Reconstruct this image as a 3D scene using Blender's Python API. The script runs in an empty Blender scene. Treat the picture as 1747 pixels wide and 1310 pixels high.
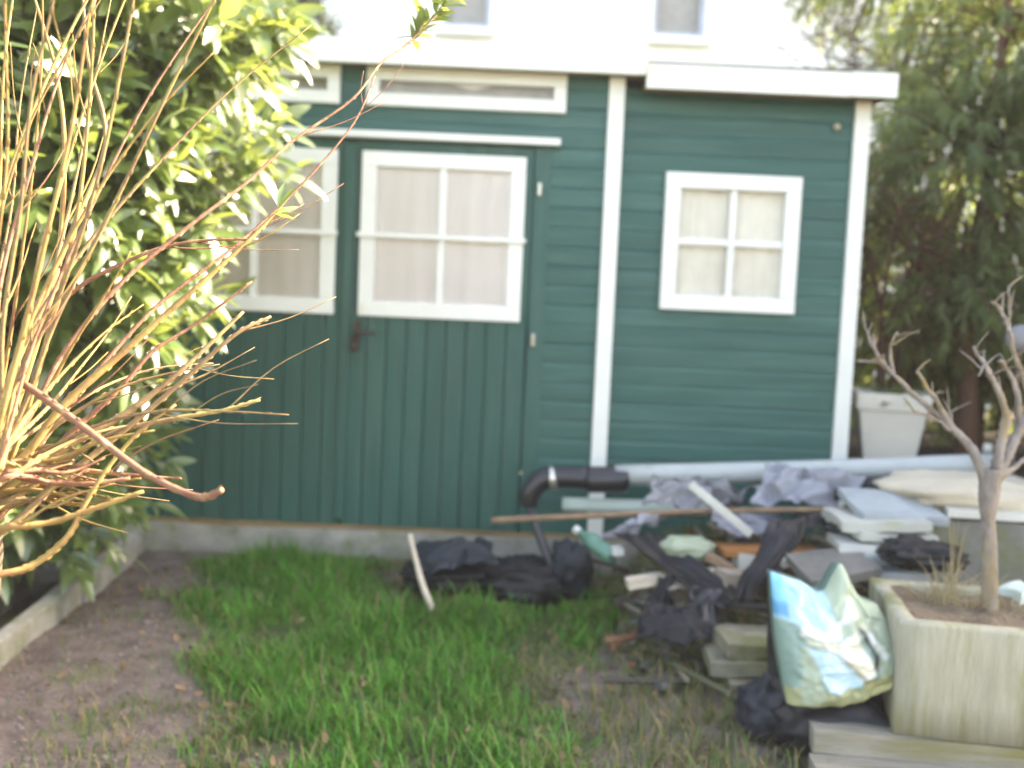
import bpy, bmesh, math, random
import numpy as np
from mathutils import Vector, Matrix, noise

R = math.radians
S = bpy.context.scene
C = S.collection
random.seed(7)
rng = np.random.default_rng(7)

# ------------------------------------------------------------------ camera
CAM_H, PITCH, ROLL, FPX, PW, PH = 1.30, R(-4.4), R(2.5), 1700.0, 1747.0, 1310.0
cd = bpy.data.cameras.new('camera')
cam = bpy.data.objects.new('camera', cd); C.objects.link(cam)
cd.sensor_width = 36.0; cd.lens = 36.0 * FPX / PW
cd.clip_start = 0.05; cd.clip_end = 500
cF = Vector((0, math.cos(PITCH), math.sin(PITCH))); cR0 = Vector((1, 0, 0)); cU0 = cR0.cross(cF)
cR = cR0 * math.cos(ROLL) + cU0 * math.sin(ROLL)
cU = cU0 * math.cos(ROLL) - cR0 * math.sin(ROLL)
m = Matrix((cR, cU, -cF)).transposed().to_4x4(); m.translation = (0, 0, CAM_H)
cam.matrix_world = m
cd.dof.use_dof = True; cd.dof.focus_distance = 1.75; cd.dof.aperture_fstop = 2.3
S.camera = cam

def at(x, y, Y):
    "point of the place seen at photo position x, y at distance Y metres into the garden"
    d = cF + cR * ((x - PW / 2) / FPX) - cU * ((y - PH / 2) / FPX)
    p = d * (Y / d.y); return Vector((p.x, p.y, p.z + CAM_H))
def gnd(x, y, z=0.0):
    d = cF + cR * ((x - PW / 2) / FPX) - cU * ((y - PH / 2) / FPX)
    t = (z - CAM_H) / d.z; return Vector((d.x * t, d.y * t, z))

# ------------------------------------------------------------------ sky, sun, exposure
SUN = Vector((0.74, 0.34, 0.58)).normalized()
w = bpy.data.worlds.new('World'); S.world = w; w.use_nodes = True
nt = w.node_tree; nt.nodes.clear()
sky = nt.nodes.new('ShaderNodeTexSky'); sky.sky_type = 'NISHITA'; sky.sun_disc = False
sky.sun_elevation = math.asin(SUN.z); sky.sun_rotation = math.atan2(SUN.x, SUN.y)
sky.dust_density = 3.0; sky.air_density = 1.0; sky.ozone_density = 0.6
bg = nt.nodes.new('ShaderNodeBackground'); bg.inputs['Strength'].default_value = 0.15
ow = nt.nodes.new('ShaderNodeOutputWorld')
nt.links.new(sky.outputs[0], bg.inputs[0]); nt.links.new(bg.outputs[0], ow.inputs[0])
ld = bpy.data.lights.new('sun', 'SUN'); ld.energy = 4.5; ld.angle = R(0.53); ld.color = (1, 0.93, 0.82)
lo = bpy.data.objects.new('sun', ld); C.objects.link(lo)
lo.rotation_euler = (-SUN).to_track_quat('-Z', 'Y').to_euler()
V = S.view_settings; V.view_transform = 'Standard'; V.look = 'None'; V.gamma = 1; V.use_curve_mapping = False
V.exposure = 2.9
V.use_white_balance = True; V.white_balance_temperature = 8000; V.white_balance_tint = 10
S.cycles.use_denoising = True
S.cycles.max_bounces = 6; S.cycles.transparent_max_bounces = 12

# ------------------------------------------------------------------ materials
MATS = {}
def mat(name, c1, c2=None, scale=8.0, stretch=(1, 1, 1), rough=0.6, bump=0.2, bscale=None, spec=0.4, c3=None, s3=1.5, t3=(0.5, 0.7),
        transl=None, attr=None, orand=0.0, gen=False, coat=0.0, detail=6.0, metal=0.0, rvar=0.0, bdist=0.01):
    M = bpy.data.materials.new(name); M.use_nodes = True; N = M.node_tree.nodes; L = M.node_tree.links
    b = N['Principled BSDF']; b.inputs['Roughness'].default_value = rough
    b.inputs['Specular IOR Level'].default_value = spec; b.inputs['Metallic'].default_value = metal
    b.inputs['Coat Weight'].default_value = coat; b.inputs['Coat Roughness'].default_value = 0.36
    tc = N.new('ShaderNodeTexCoord'); mp = N.new('ShaderNodeMapping'); mp.inputs['Scale'].default_value = stretch
    if gen: L.new(tc.outputs['Object'], mp.inputs[0])
    else:
        g = N.new('ShaderNodeNewGeometry'); L.new(g.outputs['Position'], mp.inputs[0])
    n1 = N.new('ShaderNodeTexNoise'); n1.inputs['Scale'].default_value = scale; n1.inputs['Detail'].default_value = detail
    n1.inputs['Roughness'].default_value = 0.62
    L.new(mp.outputs[0], n1.inputs['Vector'])
    r = N.new('ShaderNodeValToRGB'); c2 = c2 or tuple(x * 0.7 for x in c1)
    r.color_ramp.elements[0].position = 0.3; r.color_ramp.elements[1].position = 0.7
    r.color_ramp.elements[0].color = (*c2, 1); r.color_ramp.elements[1].color = (*c1, 1)
    L.new(n1.outputs['Fac'], r.inputs[0]); col = r.outputs[0]
    if attr:
        a = N.new('ShaderNodeAttribute'); a.attribute_name = attr
        mx = N.new('ShaderNodeMix'); mx.data_type = 'RGBA'; mx.blend_type = 'MULTIPLY'; mx.inputs[0].default_value = 1
        L.new(col, mx.inputs[6]); L.new(a.outputs['Color'], mx.inputs[7]); col = mx.outputs[2]
    if c3:
        n3 = N.new('ShaderNodeTexNoise'); n3.inputs['Scale'].default_value = s3; n3.inputs['Detail'].default_value = 8
        n3.inputs['Roughness'].default_value = 0.7
        L.new(mp.outputs[0], n3.inputs['Vector'])
        mr = N.new('ShaderNodeMapRange'); mr.inputs['From Min'].default_value = t3[0]; mr.inputs['From Max'].default_value = t3[1]
        L.new(n3.outputs['Fac'], mr.inputs['Value'])
        mx = N.new('ShaderNodeMix'); mx.data_type = 'RGBA'; L.new(mr.outputs[0], mx.inputs[0])
        L.new(col, mx.inputs[6]); mx.inputs[7].default_value = (*c3, 1); col = mx.outputs[2]
    if orand:
        oi = N.new('ShaderNodeObjectInfo'); mr = N.new('ShaderNodeMapRange'); mr.inputs['To Min'].default_value = 1 - orand; mr.inputs['To Max'].default_value = 1 + orand
        L.new(oi.outputs['Random'], mr.inputs['Value']); hs = N.new('ShaderNodeHueSaturation'); L.new(mr.outputs[0], hs.inputs['Value']); L.new(col, hs.inputs['Color']); col = hs.outputs[0]
    L.new(col, b.inputs['Base Color'])
    if rvar:
        rr = N.new('ShaderNodeMapRange'); rr.inputs['To Min'].default_value = max(0, rough - rvar); rr.inputs['To Max'].default_value = min(1, rough + rvar)
        L.new(n1.outputs['Fac'], rr.inputs['Value']); L.new(rr.outputs[0], b.inputs['Roughness'])
    if bump:
        n2 = N.new('ShaderNodeTexNoise'); n2.inputs['Scale'].default_value = bscale or scale * 2.5; n2.inputs['Detail'].default_value = 8
        L.new(mp.outputs[0], n2.inputs['Vector'])
        bp = N.new('ShaderNodeBump'); bp.inputs['Strength'].default_value = bump; bp.inputs['Distance'].default_value = bdist
        L.new(n2.outputs['Fac'], bp.inputs['Height']); L.new(bp.outputs[0], b.inputs['Normal'])
    if transl:
        o = N['Material Output']; t = N.new('ShaderNodeBsdfTranslucent'); t.inputs[0].default_value = (*transl[0], 1)
        ms = N.new('ShaderNodeMixShader'); ms.inputs[0].default_value = transl[1]
        L.new(b.outputs[0], ms.inputs[1]); L.new(t.outputs[0], ms.inputs[2]); L.new(ms.outputs[0], o.inputs[0])
    MATS[name] = M; return M

GREEN = (0.019, 0.098, 0.083)
mat('green_h', GREEN, (0.014, 0.076, 0.066), 5, (0.35, 1, 5), 0.42, 0.25, 30, c3=(0.055, 0.14, 0.125), s3=3, t3=(0.46, 0.78), orand=0.08)
mat('green_v', (0.016, 0.092, 0.077), (0.011, 0.068, 0.058), 5, (5, 1, 0.35), 0.45, 0.25, 30, c3=(0.05, 0.11, 0.095), s3=2.2, t3=(0.48, 0.8), orand=0.08)
mat('white', (0.82, 0.81, 0.78), (0.74, 0.73, 0.69), 5, (1, 1, 1), 0.45, 0.12, 60, c3=(0.55, 0.55, 0.45), s3=4, t3=(0.63, 0.85))
mat('fascia', (0.8, 0.79, 0.75), (0.7, 0.7, 0.63), 4, (0.6, 1, 2), 0.5, 0.12, 40, c3=(0.42, 0.45, 0.28), s3=2.5, t3=(0.56, 0.85))
mat('concrete', (0.36, 0.34, 0.30), (0.22, 0.21, 0.19), 9, rough=0.9, bump=0.5, bscale=60, c3=(0.14, 0.16, 0.07), s3=5, t3=(0.5, 0.72))
mat('timber', (0.30, 0.2, 0.1), (0.14, 0.09, 0.045), 8, (0.4, 3, 3), 0.8, 0.3)
mat('felt', (0.08, 0.08, 0.085), rough=0.95, bump=0.4)
mat('curtain_pink', (0.97, 0.91, 0.90), (0.95, 0.88, 0.87), 6, rough=0.9, bump=0.1)
mat('curtain_grey', (0.52, 0.48, 0.46), (0.40, 0.37, 0.35), 8, rough=0.9, bump=0.1)
mat('curtain_beige', (0.80, 0.765, 0.70), (0.64, 0.61, 0.55), 5, rough=0.9, bump=0.1)
mat('wire', (0.46, 0.40, 0.38), rough=0.5, bump=0)
mat('iron', (0.035, 0.026, 0.024), (0.06, 0.032, 0.024), 40, rough=0.55, bump=0.3)
mat('steel', (0.7, 0.68, 0.64), rough=0.3, metal=0.8, bump=0)
mat('dark', (0.03, 0.03, 0.03), rough=0.9, bump=0)
mat('housewall', (0.85, 0.84, 0.82), (0.8, 0.79, 0.77), 3, rough=0.9, bump=0.15, bscale=60)
mat('blueframe', (0.55, 0.60, 0.72), rough=0.4, bump=0)
mat('rooftile', (0.2, 0.09, 0.06), rough=0.8)
mat('soil', (0.20, 0.155, 0.14), (0.075, 0.055, 0.05), 9, rough=0.95, bump=0.9, bscale=45, c3=(0.11, 0.13, 0.04), s3=2.2, t3=(0.54, 0.68), attr='tint', bdist=0.03)
mat('rubble', (0.15, 0.125, 0.10), (0.05, 0.04, 0.033), 14, rough=0.95, bump=1.0, bscale=40, c3=(0.07, 0.08, 0.03), s3=4, t3=(0.5, 0.68), bdist=0.03)
mat('strawsoil', (0.22, 0.165, 0.11), (0.10, 0.07, 0.05), 26, rough=0.95, bump=0.9, bdist=0.02)
mat('debris', (1, 1, 1), (0.7, 0.7, 0.7), 18, rough=0.7, bump=0.3, attr='tint')
mat('darksoil', (0.05, 0.035, 0.028), (0.025, 0.018, 0.014), 12, rough=0.95, bump=0.9, bdist=0.03)
mat('grass', (1, 1, 1), (0.75, 0.8, 0.7), 2.5, rough=0.5, bump=0, attr='tint', transl=((0.10, 0.24, 0.02), 0.25), spec=0.3)
mat('stones', (0.24, 0.19, 0.175), (0.11, 0.09, 0.082), 14, rough=0.9, bump=0.3)
mat('litter', (0.26, 0.17, 0.09), (0.09, 0.06, 0.04), 11, rough=0.9, bump=0)
mat('laurel', (0.125, 0.19, 0.05), (0.05, 0.10, 0.028), 7, rough=0.34, bump=0.04, spec=0.8, transl=((0.36, 0.44, 0.09), 0.32), rvar=0.06, coat=1.0)
mat('bark', (0.16, 0.12, 0.085), (0.07, 0.05, 0.035), 18, (1, 1, 0.4), 0.9, 0.7)
mat('stem_yellow', (0.33, 0.24, 0.085), (0.2, 0.13, 0.05), 16, rough=0.7, spec=0.2, bump=0.3, c3=(0.22, 0.09, 0.05), s3=11, t3=(0.5, 0.72))
mat('stem_tan', (0.26, 0.18, 0.09), (0.14, 0.09, 0.05), 16, rough=0.7, spec=0.2, bump=0.3, c3=(0.34, 0.29, 0.10), s3=9, t3=(0.5, 0.7))
mat('stem_red', (0.25, 0.13, 0.085), (0.16, 0.075, 0.05), 22, rough=0.7, spec=0.2, bump=0.3, c3=(0.42, 0.26, 0.14), s3=24, t3=(0.52, 0.66))
mat('evergreen', (0.19, 0.22, 0.08), (0.085, 0.12, 0.045), 3, rough=0.5, bump=0, transl=((0.30, 0.38, 0.09), 0.38))
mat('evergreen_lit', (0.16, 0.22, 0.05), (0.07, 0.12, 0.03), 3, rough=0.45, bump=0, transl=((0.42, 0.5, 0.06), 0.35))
mat('olive', (0.15, 0.14, 0.035), (0.07, 0.075, 0.02), 3, rough=0.5, bump=0, transl=((0.3, 0.28, 0.04), 0.3))
mat('conifer', (0.05, 0.075, 0.035), (0.025, 0.045, 0.02), 3, rough=0.7, spec=0.2, bump=0, transl=((0.09, 0.12, 0.04), 0.3))
mat('twig', (0.20, 0.15, 0.13), (0.10, 0.07, 0.06), 12, rough=0.85, bump=0.2)
mat('redbark', (0.16, 0.075, 0.045), (0.06, 0.03, 0.02), 10, (1, 1, 0.3), 0.9, 0.6)
mat('pipe', (0.44, 0.46, 0.465), (0.34, 0.36, 0.365), 5, rough=0.5, bump=0.1, c3=(0.2, 0.21, 0.17), s3=5, t3=(0.5, 0.78))
mat('palepipe', (0.55, 0.62, 0.58), (0.42, 0.5, 0.46), 6, rough=0.45, bump=0.06)
mat('blackplastic', (0.022, 0.021, 0.028), (0.012, 0.012, 0.016), 6, rough=0.33, bump=0.25, bscale=18, spec=0.5, c3=(0.07, 0.06, 0.055), s3=6, t3=(0.62, 0.9))
mat('blacktarp', (0.015, 0.015, 0.02), (0.008, 0.008, 0.011), 6, rough=0.42, bump=0.3, bscale=9, spec=0.25, c3=(0.045, 0.042, 0.042), s3=5, t3=(0.62, 0.9))
mat('slatetarp', (0.022, 0.028, 0.04), (0.012, 0.016, 0.024), 6, rough=0.5, bump=0.4, bscale=14, spec=0.25)
mat('greyfilm', (0.30, 0.30, 0.33), (0.19, 0.19, 0.21), 5, rough=0.42, bump=0.4, bscale=12, transl=((0.4, 0.4, 0.48), 0.2), spec=0.5, c3=(0.14, 0.13, 0.13), s3=4, t3=(0.58, 0.8))
mat('lilacfilm', (0.36, 0.37, 0.43), (0.23, 0.235, 0.28), 5, rough=0.4, bump=0.4, bscale=12, transl=((0.45, 0.45, 0.55), 0.2))
mat('greywood', (0.34, 0.29, 0.24), (0.2, 0.165, 0.14), 10, (1, 1, 1), 0.9, 0.4)
mat('brownwood', (0.26, 0.17, 0.11), (0.14, 0.09, 0.06), 12, rough=0.85, bump=0.4)
mat('palewood', (0.60, 0.52, 0.42), (0.42, 0.35, 0.28), 8, (0.5, 2, 2), 0.85, 0.3)
mat('orangewood', (0.40, 0.17, 0.05), (0.26, 0.10, 0.035), 8, (0.4, 3, 3), 0.7, 0.3)
mat('whiteplastic', (0.6, 0.59, 0.56), (0.46, 0.45, 0.42), 6, rough=0.4, bump=0.08, c3=(0.4, 0.39, 0.33), s3=5, t3=(0.6, 0.85))
mat('palepanel', (0.47, 0.46, 0.42), (0.34, 0.34, 0.31), 6, rough=0.75, bump=0.25, c3=(0.36, 0.38, 0.2), s3=4, t3=(0.54, 0.78))
mat('bluepanel', (0.33, 0.36, 0.38), (0.24, 0.27, 0.29), 6, rough=0.65, bump=0.25, c3=(0.2, 0.21, 0.17), s3=5, t3=(0.56, 0.8))
mat('mossy', (0.24, 0.22, 0.17), (0.11, 0.105, 0.07), 9, rough=0.95, bump=0.6, c3=(0.10, 0.11, 0.028), s3=5, t3=(0.46, 0.64))
mat('creamsack', (0.54, 0.47, 0.37), (0.42, 0.36, 0.28), 5, rough=0.8, bump=0.3, c3=(0.36, 0.31, 0.25), s3=4, t3=(0.56, 0.78))
mat('greyblock', (0.20, 0.19, 0.175), (0.11, 0.105, 0.10), 6, rough=0.95, bump=0.6, c3=(0.13, 0.14, 0.07), s3=4, t3=(0.52, 0.7))
mat('planter', (0.38, 0.36, 0.28), (0.26, 0.25, 0.19), 4, (5, 5, 0.7), 0.9, 0.35, 30, c3=(0.19, 0.18, 0.06), s3=1.6, t3=(0.47, 0.66), gen=True)
mat('sleeper', (0.31, 0.28, 0.24), (0.16, 0.145, 0.11), 8, (0.4, 3, 3), 0.9, 0.5, c3=(0.18, 0.16, 0.06), s3=3, t3=(0.5, 0.7))
mat('drygrass', (0.46, 0.37, 0.2), (0.28, 0.21, 0.12), 8, rough=0.8, bump=0)
mat('potwhite', (0.62, 0.58, 0.52), (0.54, 0.5, 0.45), 5, rough=0.5, bump=0.08, c3=(0.4, 0.38, 0.33), s3=6, t3=(0.58, 0.85))
mat('greenglass', (0.10, 0.22, 0.17), (0.06, 0.15, 0.12), 6, rough=0.25, bump=0.1)
mat('sage', (0.33, 0.37, 0.27), (0.24, 0.28, 0.2), 8, rough=0.6, bump=0.3)
mat('blueplastic', (0.04, 0.13, 0.22), (0.03, 0.09, 0.16), 8, rough=0.35, bump=0.1)
mat('greyball', (0.24, 0.225, 0.24), (0.19, 0.18, 0.19), 6, rough=0.6, bump=0.1)
mat('bagprint', (1, 1, 1), (0.88, 0.88, 0.86), 9, rough=0.38, bump=0.3, bscale=14, attr='tint', spec=0.5)
mat('magnolia', (0.29, 0.26, 0.245), (0.12, 0.10, 0.09), 26, (1, 1, 0.5), 0.85, 0.5, c3=(0.24, 0.17, 0.07), s3=7, t3=(0.5, 0.68))
M = bpy.data.materials.new('glass'); M.use_nodes = True; N = M.node_tree.nodes; L = M.node_tree.links
N.remove(N['Principled BSDF']); g1 = N.new('ShaderNodeBsdfGlossy'); g1.inputs['Roughness'].default_value = 0.06
t1 = N.new('ShaderNodeBsdfTransparent'); t1.inputs[0].default_value = (1, 1, 1, 1)
fr = N.new('ShaderNodeFresnel'); fr.inputs[0].default_value = 1.28; ms = N.new('ShaderNodeMixShader')
L.new(fr.outputs[0], ms.inputs[0]); L.new(t1.outputs[0], ms.inputs[1]); L.new(g1.outputs[0], ms.inputs[2]); L.new(ms.outputs[0], N['Material Output'].inputs[0])
MATS['glass'] = M

# ------------------------------------------------------------------ helpers
def link(name, me, m, parent=None):
    o = bpy.data.objects.new(name, me)
    if m and not me.materials: me.materials.append(MATS[m])
    C.objects.link(o)
    if parent: o.parent = parent
    return o
def tag(o, label, cat, group=None):
    o['label'] = label; o['category'] = cat
    if group: o['group'] = group
    return o
def empty(name, label, cat, loc=(0, 0, 0), group=None):
    o = bpy.data.objects.new(name, None); C.objects.link(o); o.location = loc; o.empty_display_size = 0.1
    bpy.context.view_layer.update()
    return tag(o, label, cat, group)
def pyd(name, v, f, smooth=True):
    me = bpy.data.meshes.new(name); me.from_pydata([tuple(p) for p in v], [], f); me.update()
    if smooth: me.shade_smooth()
    return me
def tomesh(name, bm, smooth=False, bevel=0.0, seg=2):
    if bevel: bmesh.ops.bevel(bm, geom=list(bm.edges), offset=bevel, segments=seg, affect='EDGES', profile=0.6, clamp_overlap=True)
    me = bpy.data.meshes.new(name); bm.to_mesh(me); bm.free()
    if smooth: me.shade_smooth()
    return me
def addbox(bm, x0, x1, y0, y1, z0, z1):
    vs = [bm.verts.new(p) for p in ((x0, y0, z0), (x1, y0, z0), (x1, y1, z0), (x0, y1, z0), (x0, y0, z1), (x1, y0, z1), (x1, y1, z1), (x0, y1, z1))]
    for f in ((3, 2, 1, 0), (4, 5, 6, 7), (0, 1, 5, 4), (1, 2, 6, 5), (2, 3, 7, 6), (3, 0, 4, 7)): bm.faces.new([vs[i] for i in f])
def box(name, x0, x1, y0, y1, z0, z1, m, parent=None, bevel=0.003, off=(0, 0, 0)):
    bm = bmesh.new(); addbox(bm, x0 - off[0], x1 - off[0], y0 - off[1], y1 - off[1], z0 - off[2], z1 - off[2])
    return link(name, tomesh(name, bm, False, bevel), m, parent)
def cr(pts, n):
    P = [Vector(p) for p in pts]; P = [P[0] * 2 - P[1]] + P + [P[-1] * 2 - P[-2]]; out = []
    for i in range(1, len(P) - 2):
        for k in range(n):
            t = k / n; a, b, c, d = P[i - 1], P[i], P[i + 1], P[i + 2]
            out.append(0.5 * ((2 * b) + (c - a) * t + (2 * a - 5 * b + 4 * c - d) * t * t + (3 * b - a - 3 * c + d) * t ** 3))
    out.append(P[-2]); return out
def lerp_list(r, n):
    return [float(np.interp(i / max(1, n - 1), np.linspace(0, 1, len(r)), r)) for i in range(n)]
def tube_data(pts, rad, sides=6, n=5, V0=None, F0=None, knob=0.0):
    P = cr(pts, n); r = lerp_list(rad, len(P)); V0 = V0 if V0 is not None else []; F0 = F0 if F0 is not None else []
    b = len(V0); up = None
    for i, p in enumerate(P):
        t = (P[min(i + 1, len(P) - 1)] - P[max(i - 1, 0)]).normalized()
        if up is None: up = t.orthogonal().normalized()
        up = (up - t * up.dot(t)).normalized(); q = t.cross(up)
        rr = r[i] * (1 + knob * (1 if i % 2 else -0.4))
        for k in range(sides):
            a = 2 * math.pi * k / sides; V0.append(p + (up * math.cos(a) + q * math.sin(a)) * rr)
    for i in range(len(P) - 1):
        for k in range(sides):
            a = b + i * sides + k; c = b + i * sides + (k + 1) % sides
            F0.append((a, c, c + sides, a + sides))
    F0.append(tuple(b + k for k in reversed(range(sides)))); e = b + (len(P) - 1) * sides
    F0.append(tuple(e + k for k in range(sides)))
    return V0, F0
def tube(name, pts, rad, m, parent=None, sides=8, n=5, knob=0.0):
    v, f = tube_data(pts, rad, sides, n, knob=knob); return link(name, pyd(name, v, f), m, parent)
def fbm(p, s, o=3):
    v = Vector(p) * s; a, t = 1.0, 0.0
    for _ in range(o): t += a * noise.noise(v); v = v * 2.1 + Vector((3.1, 1.7, 5.3)); a *= 0.5
    return t
def sheet(name, corners, m, amp=0.03, fr=6.0, nu=22, nv=18, thick=0.004, seed=0, bow=0.0, parent=None, ridge=True, fold=None):
    "crumpled sheet through four corners a b c d, a-b along one edge and d-c along the other"
    a, b, c, d = [Vector(p) for p in corners]; nrm = (b - a).cross(d - a).normalized(); V0 = []; F0 = []
    sd = Vector((seed * 7.3, seed * 3.1, seed * 1.9))
    for j in range(nv + 1):
        for i in range(nu + 1):
            u, v = i / nu, j / nv
            p = (a * (1 - u) + b * u) * (1 - v) + (d * (1 - u) + c * u) * v
            h = fbm(p + sd, fr, 3)
            if ridge: h = (0.5 - abs(h)) * 1.4
            if fold:
                w2 = fbm((u * 1.3 + seed, v * 1.3, seed), 1.0, 2) * 0.5; h = (0.45 - abs(fbm((u * fold[0] + w2, v * fold[1] + w2, seed * 1.7), 1.0, 2))) * 2.0 + 0.25 * h
            e = Vector((fbm(p + sd, fr * 0.8 + 2, 2), fbm(p - sd, fr * 0.8 + 2, 2), 0)) * amp * 0.9
            V0.append(p + nrm * (h * amp + bow * math.sin(math.pi * u) * math.sin(math.pi * v)) + e)
    n1 = len(V0)
    for q in list(V0): V0.append(q - nrm * thick)
    wd = nu + 1
    for j in range(nv):
        for i in range(nu):
            k = j * wd + i; F0.append((k, k + 1, k + 1 + wd, k + wd)); F0.append((n1 + k, n1 + k + wd, n1 + k + 1 + wd, n1 + k + 1))
    edge = [i for i in range(nu)] + [nu + wd * j for j in range(nv)] + [nv * wd + nu - i for i in range(nu)] + [wd * (nv - j) for j in range(nv)]
    for i in range(len(edge)):
        x, y = edge[i], edge[(i + 1) % len(edge)]; F0.append((y, x, x + n1, y + n1))
    return link(name, pyd(name, V0, F0), m, parent)
def sack(name, c, rx, ry, rz, m, amp=0.12, fr=5.0, seed=0, rot=0.0, sq=2.6, flat=True, parent=None, nu=36, nv=20):
    "lumpy filled sack resting on its flat underside at c"
    V0 = []; F0 = []; sd = Vector((seed * 5.1, seed * 2.3, seed))
    for j in range(nv + 1):
        ph = -math.pi / 2 + math.pi * j / nv
        for i in range(nu):
            th = 2 * math.pi * i / nu
            e = lambda x: math.copysign(abs(x) ** (2 / sq), x)
            p = Vector((e(math.cos(ph)) * e(math.cos(th)), e(math.cos(ph)) * e(math.sin(th)), math.sin(ph)))
            h = 1 + amp * (fbm(p + sd, fr * 0.4, 2) * 1.2 + (0.4 - abs(fbm(p + sd * 2, fr * 0.55, 3))) * 1.1)
            p = Vector((p.x * rx * h, p.y * ry * h, p.z * rz * h + rz))
            if flat: p.z = max(p.z, 0.0)
            V0.append(Matrix.Rotation(rot, 3, 'Z') @ p)
    for j in range(nv):
        for i in range(nu):
            k = j * nu + i; l = j * nu + (i + 1) % nu; F0.append((k, l, l + nu, k + nu))
    o = link(name, pyd(name, V0, F0), m, parent); o.location = c; return o
def slab(name, p, sx, sy, sz, m, rz=0.0, rx=0.0, ry=0.0, seed=0, bevel=0.006, rag=0.006):
    "slab or block with uneven edges, its underside centre at p"
    bm = bmesh.new(); addbox(bm, -sx / 2, sx / 2, -sy / 2, sy / 2, 0, sz)
    bmesh.ops.subdivide_edges(bm, edges=[e for e in bm.edges], cuts=3, use_grid_fill=True)
    for v in bm.verts:
        q = v.co + Vector((seed * 3.3, seed, 0)); v.co += Vector((fbm(q, 7), fbm(q + Vector((9, 0, 0)), 7), fbm(q + Vector((0, 9, 0)), 7))) * rag
    me = tomesh(name, bm); o = link(name, me, m); o.location = p; o.rotation_euler = (rx, ry, rz); return o

# ------------------------------------------------------------------ ground
LAWN = [gnd(*p) for p in ((300, 985), (430, 925), (520, 915), (660, 935), (720, 1000), (800, 1030), (960, 1000), (1060, 1010), (1070, 1070), (1050, 1130), (990, 1200), (950, 1310), (900, 1420), (300, 1420), (330, 1310), (370, 1200), (330, 1110), (280, 1060))]
def inpoly(x, y, P):
    c = False; j = len(P) - 1
    for i in range(len(P)):
        if (P[i].y > y) != (P[j].y > y) and x < (P[j].x - P[i].x) * (y - P[i].y) / (P[j].y - P[i].y) + P[i].x: c = not c
        j = i
    return c
def polydist(x, y, P):
    d = 9; p = Vector((x, y))
    for i in range(len(P)):
        a, b = P[i - 1].xy, P[i].xy; t = max(0, min(1, (p - a).dot(b - a) / max(1e-9, (b - a).length_squared))); d = min(d, (a + (b - a) * t - p).length)
    return d
def lawn(x, y):
    d = polydist(x, y, LAWN); d = d if inpoly(x, y, LAWN) else -d
    return d + 0.24 * fbm((x, y, 0.3), 2.6, 3)
def relief(x, y):
    k = 1.0 if -3 < x < 3 and 1 < y < 6 else 0.5
    return k * (0.03 * noise.noise(Vector((x * 1.3, y * 1.3, 0))) + 0.012 * noise.noise(Vector((x * 5, y * 5, 2)))) - 0.01
xs = np.concatenate([[-70, -45, -25, -12, -7, -5], np.arange(-4, 4.01, 0.05), [5, 7, 12, 25, 45, 70]])
ys = np.concatenate([[-50, -25, -12, -4, -1], np.arange(0.5, 6.01, 0.05), [7, 9, 12, 20, 40, 60, 90]])
V0 = []; F0 = []; T = []
for y in ys:
    for x in xs:
        V0.append((x, y, relief(x, y)))
        if -4 < x < 4 and 0.5 < y < 6:
            g = max(0, min(1, (lawn(x, y) + 0.05) / 0.2)); T.append((1 + (0.28 - 1) * g, 1 + (0.5 - 1) * g, 1 + (0.22 - 1) * g, 1))
        else: T.append((0.7, 0.9, 0.6, 1))
nx = len(xs)
for j in range(len(ys) - 1):
    for i in range(nx - 1): F0.append((j * nx + i, j * nx + i + 1, j * nx + i + 1 + nx, j * nx + i + nx))
me = pyd('ground', V0, F0); ca = me.color_attributes.new('tint', 'FLOAT_COLOR', 'POINT'); ca.data.foreach_set('color', np.array(T, np.float32).ravel())
o = link('ground', me, 'soil'); o['kind'] = 'structure'
# earth bank behind the heap and along the shed's right-hand end
V0 = []; F0 = []; bx = np.linspace(1.8, 7.0, 40); by = np.linspace(4.3, 9.5, 36)
for y in by:
    for x in bx:
        k = max(0, min(1, (y - 4.45) / 0.6)) * max(0, min(1, (x - 1.8) / 0.12)); V0.append((x, y, -0.05 + 0.58 * k + 0.05 * fbm((x, y, 1), 2.2) * k))
for j in range(35):
    for i in range(39): F0.append((j * 40 + i, j * 40 + i + 1, j * 40 + i + 41, j * 40 + i + 40))
o = link('earth_bank', pyd('earth_bank', V0, F0), 'darksoil'); o['kind'] = 'structure'
# concrete edging of the bed on the left: a run of kerb stones
edge = Vector((-1.70, 3.30)); edir = (Vector((-1.83, 4.95)) - edge)
kerb = bpy.data.objects.new('kerb', None); C.objects.link(kerb); kerb['kind'] = 'structure'
for i in range(-2, 2):
    a = edge + edir * (i * 0.5 + 0.004); b = edge + edir * (i * 0.5 + 0.496)
    bm = bmesh.new(); ln = (b - a).length; addbox(bm, -0.055, 0, 0, ln, -0.1, 0.085 + 0.008 * (i % 2))
    bmesh.ops.subdivide_edges(bm, edges=list(bm.edges), cuts=4, use_grid_fill=True)
    for v in bm.verts: v.co += Vector((fbm(v.co + Vector((i, 0, 0)), 6), 0, fbm(v.co + Vector((i, 5, 0)), 6))) * 0.008
    k = link('kerb_stone', tomesh('kerb_stone', bm, False), 'concrete', kerb)
    k.location = (a.x, a.y, 0); k.rotation_euler.z = math.atan2(-(b - a).x, (b - a).y) + 0.012 * (-1) ** i
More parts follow.
